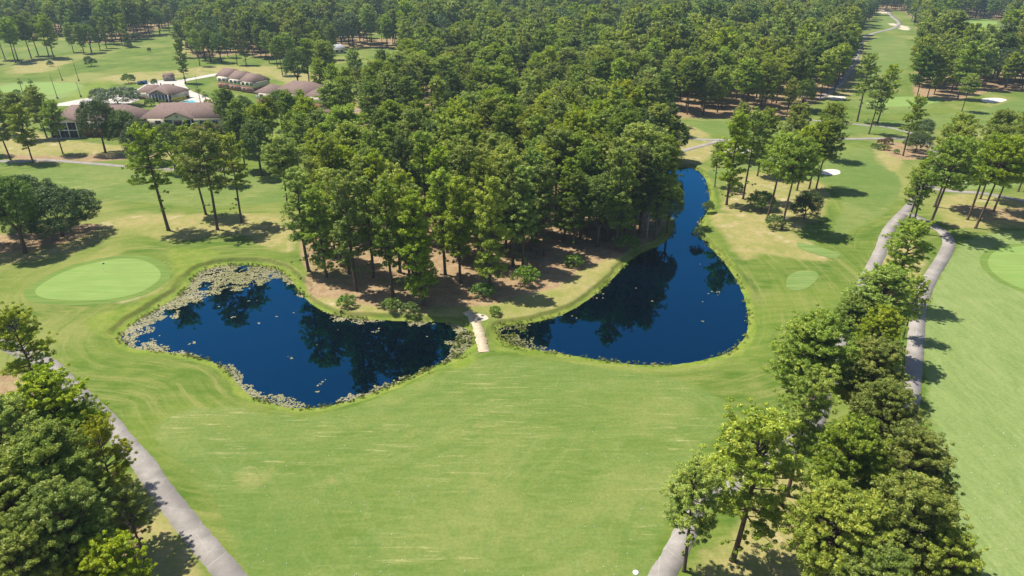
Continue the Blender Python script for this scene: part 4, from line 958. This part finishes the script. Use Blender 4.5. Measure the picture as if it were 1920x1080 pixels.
def block(o, w, d, hgt, rise, hip=.8, off=(0, 0), rz=0, brick=3.0, wins=(), ov=.7, sides=()):
    p = MB(); p.box(-w/2, w/2, -d/2, d/2, 0, brick); q = MB(); q.box(-w/2+.003, w/2-.003, -d/2+.003, d/2-.003, brick, hgt); r = MB(); roof_hip(r, w, d, hgt+.2, rise, ov, hip)
    c, s = math.cos(rz), math.sin(rz)
    for m in (p, q, r): m.v = [(a*c-b*s+off[0], a*s+b*c+off[1], z) for a, b, z in m.v]
    a_ = p.build('brick_base', M['brick'], o); b_ = q.build('wall', M['cream'], o); c_ = r.build('roof', M['shingle'], o)
    for k, wx in enumerate(wins):
        for z in ((1.6, 4.6) if hgt > 5 else (1.6,)):
            f = MB(); g = MB(); y = -d/2
            f.box(wx-1.0, wx+1.0, y-.06, y-.005, z-.8, z+.8); g.box(wx-.9, wx-.05, y-.09, y-.03, z-.7, z+.7); g.box(wx+.05, wx+.9, y-.09, y-.03, z-.7, z+.7)
            for m in (f, g): m.v = [(a*c-b*s+off[0], a*s+b*c+off[1], zz) for a, b, zz in m.v]
            fo = f.build('window', M['white'], o); g.build('pane', M['glass'], fo)
    return c_
# clubhouse with colonnaded porch
x, y = at(292,190); o = empty('clubhouse', (x, y, 0), -.22); tag(o, 'single-storey clubhouse with brown hip roof and white-columned porch between the villas', 'clubhouse')
block(o, 14, 12, 3.6, 3.6, .9, off=(3, 7), brick=1.0); block(o, 12, 9, 3.3, 2.8, .9, off=(-8, 9), rz=.25, brick=1.0)
p = MB(); p.add([(-2.2,-1.4,3.8),(3,-1.4,6.0),(8.2,-1.4,3.8),(-2.2,4,3.8),(3,6,6.0),(8.2,4,3.8),(-2.2,-1.4,3.55),(3,-1.4,5.75),(8.2,-1.4,3.55)], [(0,1,4,3),(1,2,5,4),(0,6,7,1),(1,7,8,2)]); p.build('porch_roof', M['shingle'], o)
MB().add([(-1.6,-1.1,3.6),(7.6,-1.1,3.6),(3,-1.1,5.6)], [(0,1,2)]).build('gable', M['wood'], o)
MB().box(-2.5, 8.6, -.9, .96, .1, 3.4).build('glazed_porch', M['glass'], o)
for k in range(7): MB().box(-2.6+k*1.85-.16, -2.6+k*1.85+.16, -1.25, -.93, 0, 3.55).build('column', M['white'], o)
for k in range(3): MB().box(-7.5+k*1.9-.15, -7.5+k*1.9+.15, 3.0, 3.3, 0, 3.4).build('column', M['white'], o)
v = MB(); v.box(-1,-.6,7,7.4,6,7.6); v.box(5,5.7,8,8.7,6,7.2); v.build('roof_vent', M['dark'], o)
# stepped inn
x, y = at(446,170); o = empty('inn_building', (x, y, 0), -.50); tag(o, 'stepped two-storey inn with three brown gabled roofs, cream walls over brick', 'inn')
for k in range(3): block(o, 10, 11, 6.6-.4*k, 3.2, .12, off=(-10.5+10.3*k, 6-1.2*k), wins=(-3, 0.2, 3.2), ov=.4)
x, y = at(556,203); o = empty('inn_building', (x, y, 0), -.30); tag(o, 'wide inn with broad brown hipped roofs, right of the stepped one', 'inn')
block(o, 24, 16, 6.4, 4.6, .9, off=(-1, 9), wins=(-8, -4, 0, 4, 8)); block(o, 13, 11, 6.2, 3.4, .9, off=(13, 4.5), rz=-.12, wins=(-3, 2.5)); block(o, 12, 11, 6.1, 3.2, .9, off=(-16, 6), wins=(-3, 2.5))
x, y = at(602,232); o = empty('brick_annex', (x, y, 0), -.1); tag(o, 'low building with a reddish roof half hidden by trees below the wide inn', 'annex'); block(o, 10, 8, 3.4, 2.4, .9, off=(0, 4), brick=1.2, wins=(-2, 2))
x, y = at(316,152); o = empty('garden_shed', (x, y, 0), .15); tag(o, 'small grey wooden shed with a brown roof on the parking edge', 'shed')
MB().box(-2.6, 2.6, 0, 4, 0, 2.6).build('wall', M['wood'], o); r = MB(); roof_hip(r, 5.2, 4, 2.75, 1.5, .3, .1, .15); r.v = [(a, b+2, c) for a, b, c in r.v]; r.build('roof', M['shingle'], o)
MB().box(-1, .2, -.06, -.004, .05, 2.1).build('door', M['bark_l'], o)
for i, (a, b, l) in enumerate([(262,159,'blue waste container behind the clubhouse, left one'),(271,158,'blue waste container behind the clubhouse, right one')]):
    x, y = at(a, b); o = empty('waste_container', (x, y, 0), .1); tag(o, l, 'container')
    m = MB(); m.add([(-1.1,0,.15),(1.1,0,.15),(1.1,1.6,.15),(-1.1,1.6,.15),(-1.1,-.25,1.5),(1.1,-.25,1.5),(1.1,1.8,1.8),(-1.1,1.8,1.8)], [(0,3,2,1),(0,1,5,4),(1,2,6,5),(2,3,7,6),(3,0,4,7),(4,5,6,7)]); m.build('bin', M['blue'], o)
    MB().add([(-1.15,-.3,1.53),(1.15,-.3,1.53),(1.15,1.85,1.86),(-1.15,1.85,1.86),(-1.15,-.3,1.6),(1.15,-.3,1.6),(1.15,1.85,1.93),(-1.15,1.85,1.93)], [(0,3,2,1),(4,5,6,7),(0,1,5,4),(1,2,6,5),(2,3,7,6),(3,0,4,7)]).build('lid', M['dark'], o)
def cart(px, py, rz, label):
    x, y = at(px, py); o = empty('golf_cart', (x, y, .05), rz); tag(o, label, 'golf cart')
    MB().box(-1.2, 1.2, -.6, .6, .3, .62).box(.75, 1.15, -.55, .55, .62, .95).box(-1.2, -.6, -.55, .55, .62, .9).build('body', M['dark'], o)
    MB().box(-.55, .1, -.55, .55, .63, .82).box(-.62, -.5, -.55, .55, .83, 1.25).build('seat', M['wood'], o)
    MB().box(-1.1, 1.0, -.62, .62, 1.85, 1.93).build('roof', M['dark'], o)
    for sx in (-1.0, .9):
        for sy in (-.55, .55): MB().tube([(sx, sy, .6), (sx*.95, sy, 1.86)], .03, 5).build('post', M['chrome'], o)
    for sx in (-.8, .8):
        for sy in (-.6, .6): MB().tube([(sx, sy-.09, .27), (sx, sy+.09, .27)], .27, 10).build('wheel', M['dark'], o)
cart(334,182,.2,'dark golf cart parked by the clubhouse, left one'); cart(342,181,.1,'dark golf cart parked by the clubhouse, middle one'); cart(349,184,.3,'dark golf cart parked by the clubhouse, right one')
o = sheet('swimming_pool', smooth_closed(poly([(345,192),(352,189),(364,189),(366,193),(356,196),(346,196)]), 3), .12, M['pool']); tag(o, 'small turquoise swimming pool behind the middle villa', 'pool')
o = sheet('pool_terrace', smooth_closed(poly([(290,198),(330,190),(342,187),(372,187),(385,196),(360,202),(310,204),(295,204)]), 3), .09, M['lot']); tag(o, kind='structure')

def pole(a, b, h, lab, base=True, cat='pole'):
    x, y = at(a, b); o = empty('net_pole', (x, y, 0)); tag(o, lab, cat)
    MB().tube([(0, 0, 0), (-.4, 0, h)], [.16, .09], 6).build('post', M['bark'], o)
    MB().tube([(0, 0, 0), (0, 0, .9)], [.42, .36], 8).build('base_guard', M['dark'], o)
pole(108,185,12.,'dark wooden pole nearest the practice green, left front of the four'); pole(117,151,7.5,'short dark pole behind the practice green'); pole(148,152,11.5,'tall dark pole behind the practice green, right back of the four'); pole(152,182,7.5,'thin pole beside the access road, right front of the four')
x, y = at(370,160); o = empty('lamp_post', (x, y, 0)); tag(o, 'thin lamp post on the grass island behind the parking', 'lamp post'); MB().tube([(0, 0, 0), (0, 0, 6)], [.09, .05], 6).build('post', M['dark'], o); MB().box(-.1, .6, -.12, .12, 5.9, 6.02).build('lamp_head', M['chrome'], o)
x, y = at(1108,30); o = empty('utility_pole', (x, y, 0)); tag(o, 'tall pale utility pole above the far wood near the top edge', 'utility pole'); MB().tube([(0, 0, 0), (0, 0, 36)], [.5, .3], 6).build('post', M['chrome'], o); MB().box(-1.6, 1.6, -.1, .1, 33, 33.3).build('crossarm', M['chrome'], o)
# far houses near the top edge
def house(px, py, w, d, rz, lab, wall='cream', roof='shingle', h=3.4):
    x, y = at(px, py); o = empty('far_house', (x, y, 0), rz); tag(o, lab, 'house')
    MB().box(-w/2, w/2, -d/2, d/2, 0, h).build('wall', M[wall], o); r = MB(); roof_hip(r, w, d, h+.2, 2.4, .5, .5); r.build('roof', M[roof], o)
    for k in range(4):
        wx = -w/2+w*(k+.5)/4; fo = MB().box(wx-.9, wx+.9, -d/2-.06, -d/2-.005, 1, 2.4).build('window', M['glass'], o)
house(1232,26,26,14,.1,'pale-roofed house near the top edge, right of the utility pole','cream','white'); house(1465,18,34,10,.05,'long pale building on the sandy clearing near the top edge','white','white')
house(1138,38,34,16,0,'grey flat building behind the parking lot in the far wood','cream','chrome',5); house(1326,34,16,10,.2,'small pale house in the far wood left of the sandy clearing','cream','white')
house(628,99,14,9,.2,'small grey building in the trees behind the inn','cream','chrome'); house(1072,14,16,10,0,'small tan house at the very top edge of the wood','cream','shingle'); house(1378,44,14,9,0,'small house with a pale roof peeking out of the far right wood','cream','white')
o = sheet('parking_lot', poly([(1112,44),(1158,44),(1160,72),(1116,72)]), .07, M['asphalt']); tag(o, kind='structure')
def car(px, py, rz, mat, lab):
    x, y = at(px, py); o = empty('parked_car', (x, y, .07), rz); tag(o, lab, 'car', 'cars parked in the far lot')
    prof = [(-2.2,.35),(2.2,.35),(2.25,.75),(1.3,.95),(.7,1.4),(-1.1,1.42),(-1.7,1.0),(-2.25,.9)]; m = MB()
    m.add([(a, -.85, b) for a, b in prof]+[(a, .85, b) for a, b in prof], [tuple(range(7, -1, -1)), tuple(range(8, 16))]+[(i, (i+1) % 8, (i+1) % 8+8, i+8) for i in range(8)]); m.build('body', mat, o)
    g = MB(); g.box(-1.0, .6, -.87, .87, .98, 1.33); g.build('window', M['glass'], o)
    for sx in (-1.4, 1.4):
        for sy in (-.8, .8): MB().tube([(sx, sy-.1, .33), (sx, sy+.1, .33)], .33, 10).build('wheel', M['dark'], o)
for i, (a, b) in enumerate([(1120,52),(1128,58),(1134,64),(1140,54),(1146,60),(1130,70)]): car(a, b, .3+.1*i, M[('white','chrome','dark','white','blue','chrome')[i]], 'parked '+('white','grey','black','white','blue','grey')[i]+' car in the far lot '+('at its back left','at its left','at its centre','at its back','at its right','at its front')[i])

# flagstick, marker, golf balls
x, y = at(196,509); o = empty('flagstick', (x, y, .05)); tag(o, 'flagstick standing on the left putting green', 'flagstick'); MB().tube([(0, 0, 0), (0, 0, 2.2)], .025, 5).build('stick', M['white'], o)
MB().add([(.02, 0, 2.15), (.5, .03, 2.1), (.5, .05, 1.82), (.02, 0, 1.8)], [(0, 1, 2, 3)]).build('flag', M['dark'], o)
x, y = at(1921,500); o = empty('flagstick', (x, y, .05)); tag(o, 'flagstick on the right putting green at the picture edge', 'flagstick'); MB().tube([(0, 0, 0), (0, 0, 2.2)], .025, 5).build('stick', M['white'], o); MB().add([(.02, 0, 2.15), (.5, .03, 2.1), (.5, .05, 1.82), (.02, 0, 1.8)], [(0, 1, 2, 3)]).build('flag', M['red'], o)
x, y = at(1192,1074); m = MB(); m.tube([(x, y, -.02), (x, y, .1), (x, y, .14)], [.36, .36, .2], 14); o = m.build('yardage_marker', M['ball']); tag(o, 'round white ground marker at the bottom edge beside the cart path', 'marker')
bm = MB()
for i in range(5):
    pass
def ico(r):
    t = (1+5**.5)/2; v = [Vector(p).normalized()*r for p in [(-1,t,0),(1,t,0),(-1,-t,0),(1,-t,0),(0,-1,t),(0,1,t),(0,-1,-t),(0,1,-t),(t,0,-1),(t,0,1),(-t,0,-1),(-t,0,1)]]
    return MB().add(v, [(0,11,5),(0,5,1),(0,1,7),(0,7,10),(0,10,11),(1,5,9),(5,11,4),(11,10,2),(10,7,6),(7,1,8),(3,9,4),(3,4,2),(3,2,6),(3,6,8),(3,8,9),(4,9,5),(2,4,11),(6,2,10),(8,6,7),(9,8,1)])
bme = ico(.05).mesh('golf_ball', M['ball'], True)
k = 0
while k < 110:
    if k < 80: a, b = random.uniform(480, 1260), 1080-(random.random()**1.5)*280
    else: a, b = random.uniform(1790, 1915), random.uniform(800, 1070)
    if a > 1230 and b > 900 and k < 80: continue
    x, y = at(a, b); o = link('golf_ball', bme); o.location = (x, y, .05); k += 1
    if k <= 80: tag(o, 'white golf ball lying on the wide fairway below the ponds', 'golf ball', 'golf balls on the wide fairway')
    else: tag(o, 'white golf ball lying on the pale right-hand fairway', 'golf ball', 'golf balls on the right fairway')

# ------------------------------------------------------------------ air
hz = MB().box(-1300, 1300, -60, 1900, -3, 75).build('haze', None) if False else None
hm = NT('haze_air'); hv = hm.n('ShaderNodeVolumePrincipled'); hv.inputs['Color'].default_value = (.60, .80, 1, 1); hv.inputs['Density'].default_value = .00013; hv.inputs['Anisotropy'].default_value = .1
hm.l(hv.outputs[0], hm.out.inputs['Volume'])
hz = MB().box(-4100, 4300, -600, 6300, -3, 72).build('haze', hm.m); tag(hz, 'thin pale air that turns the far woods bluish', 'haze', kind='stuff')
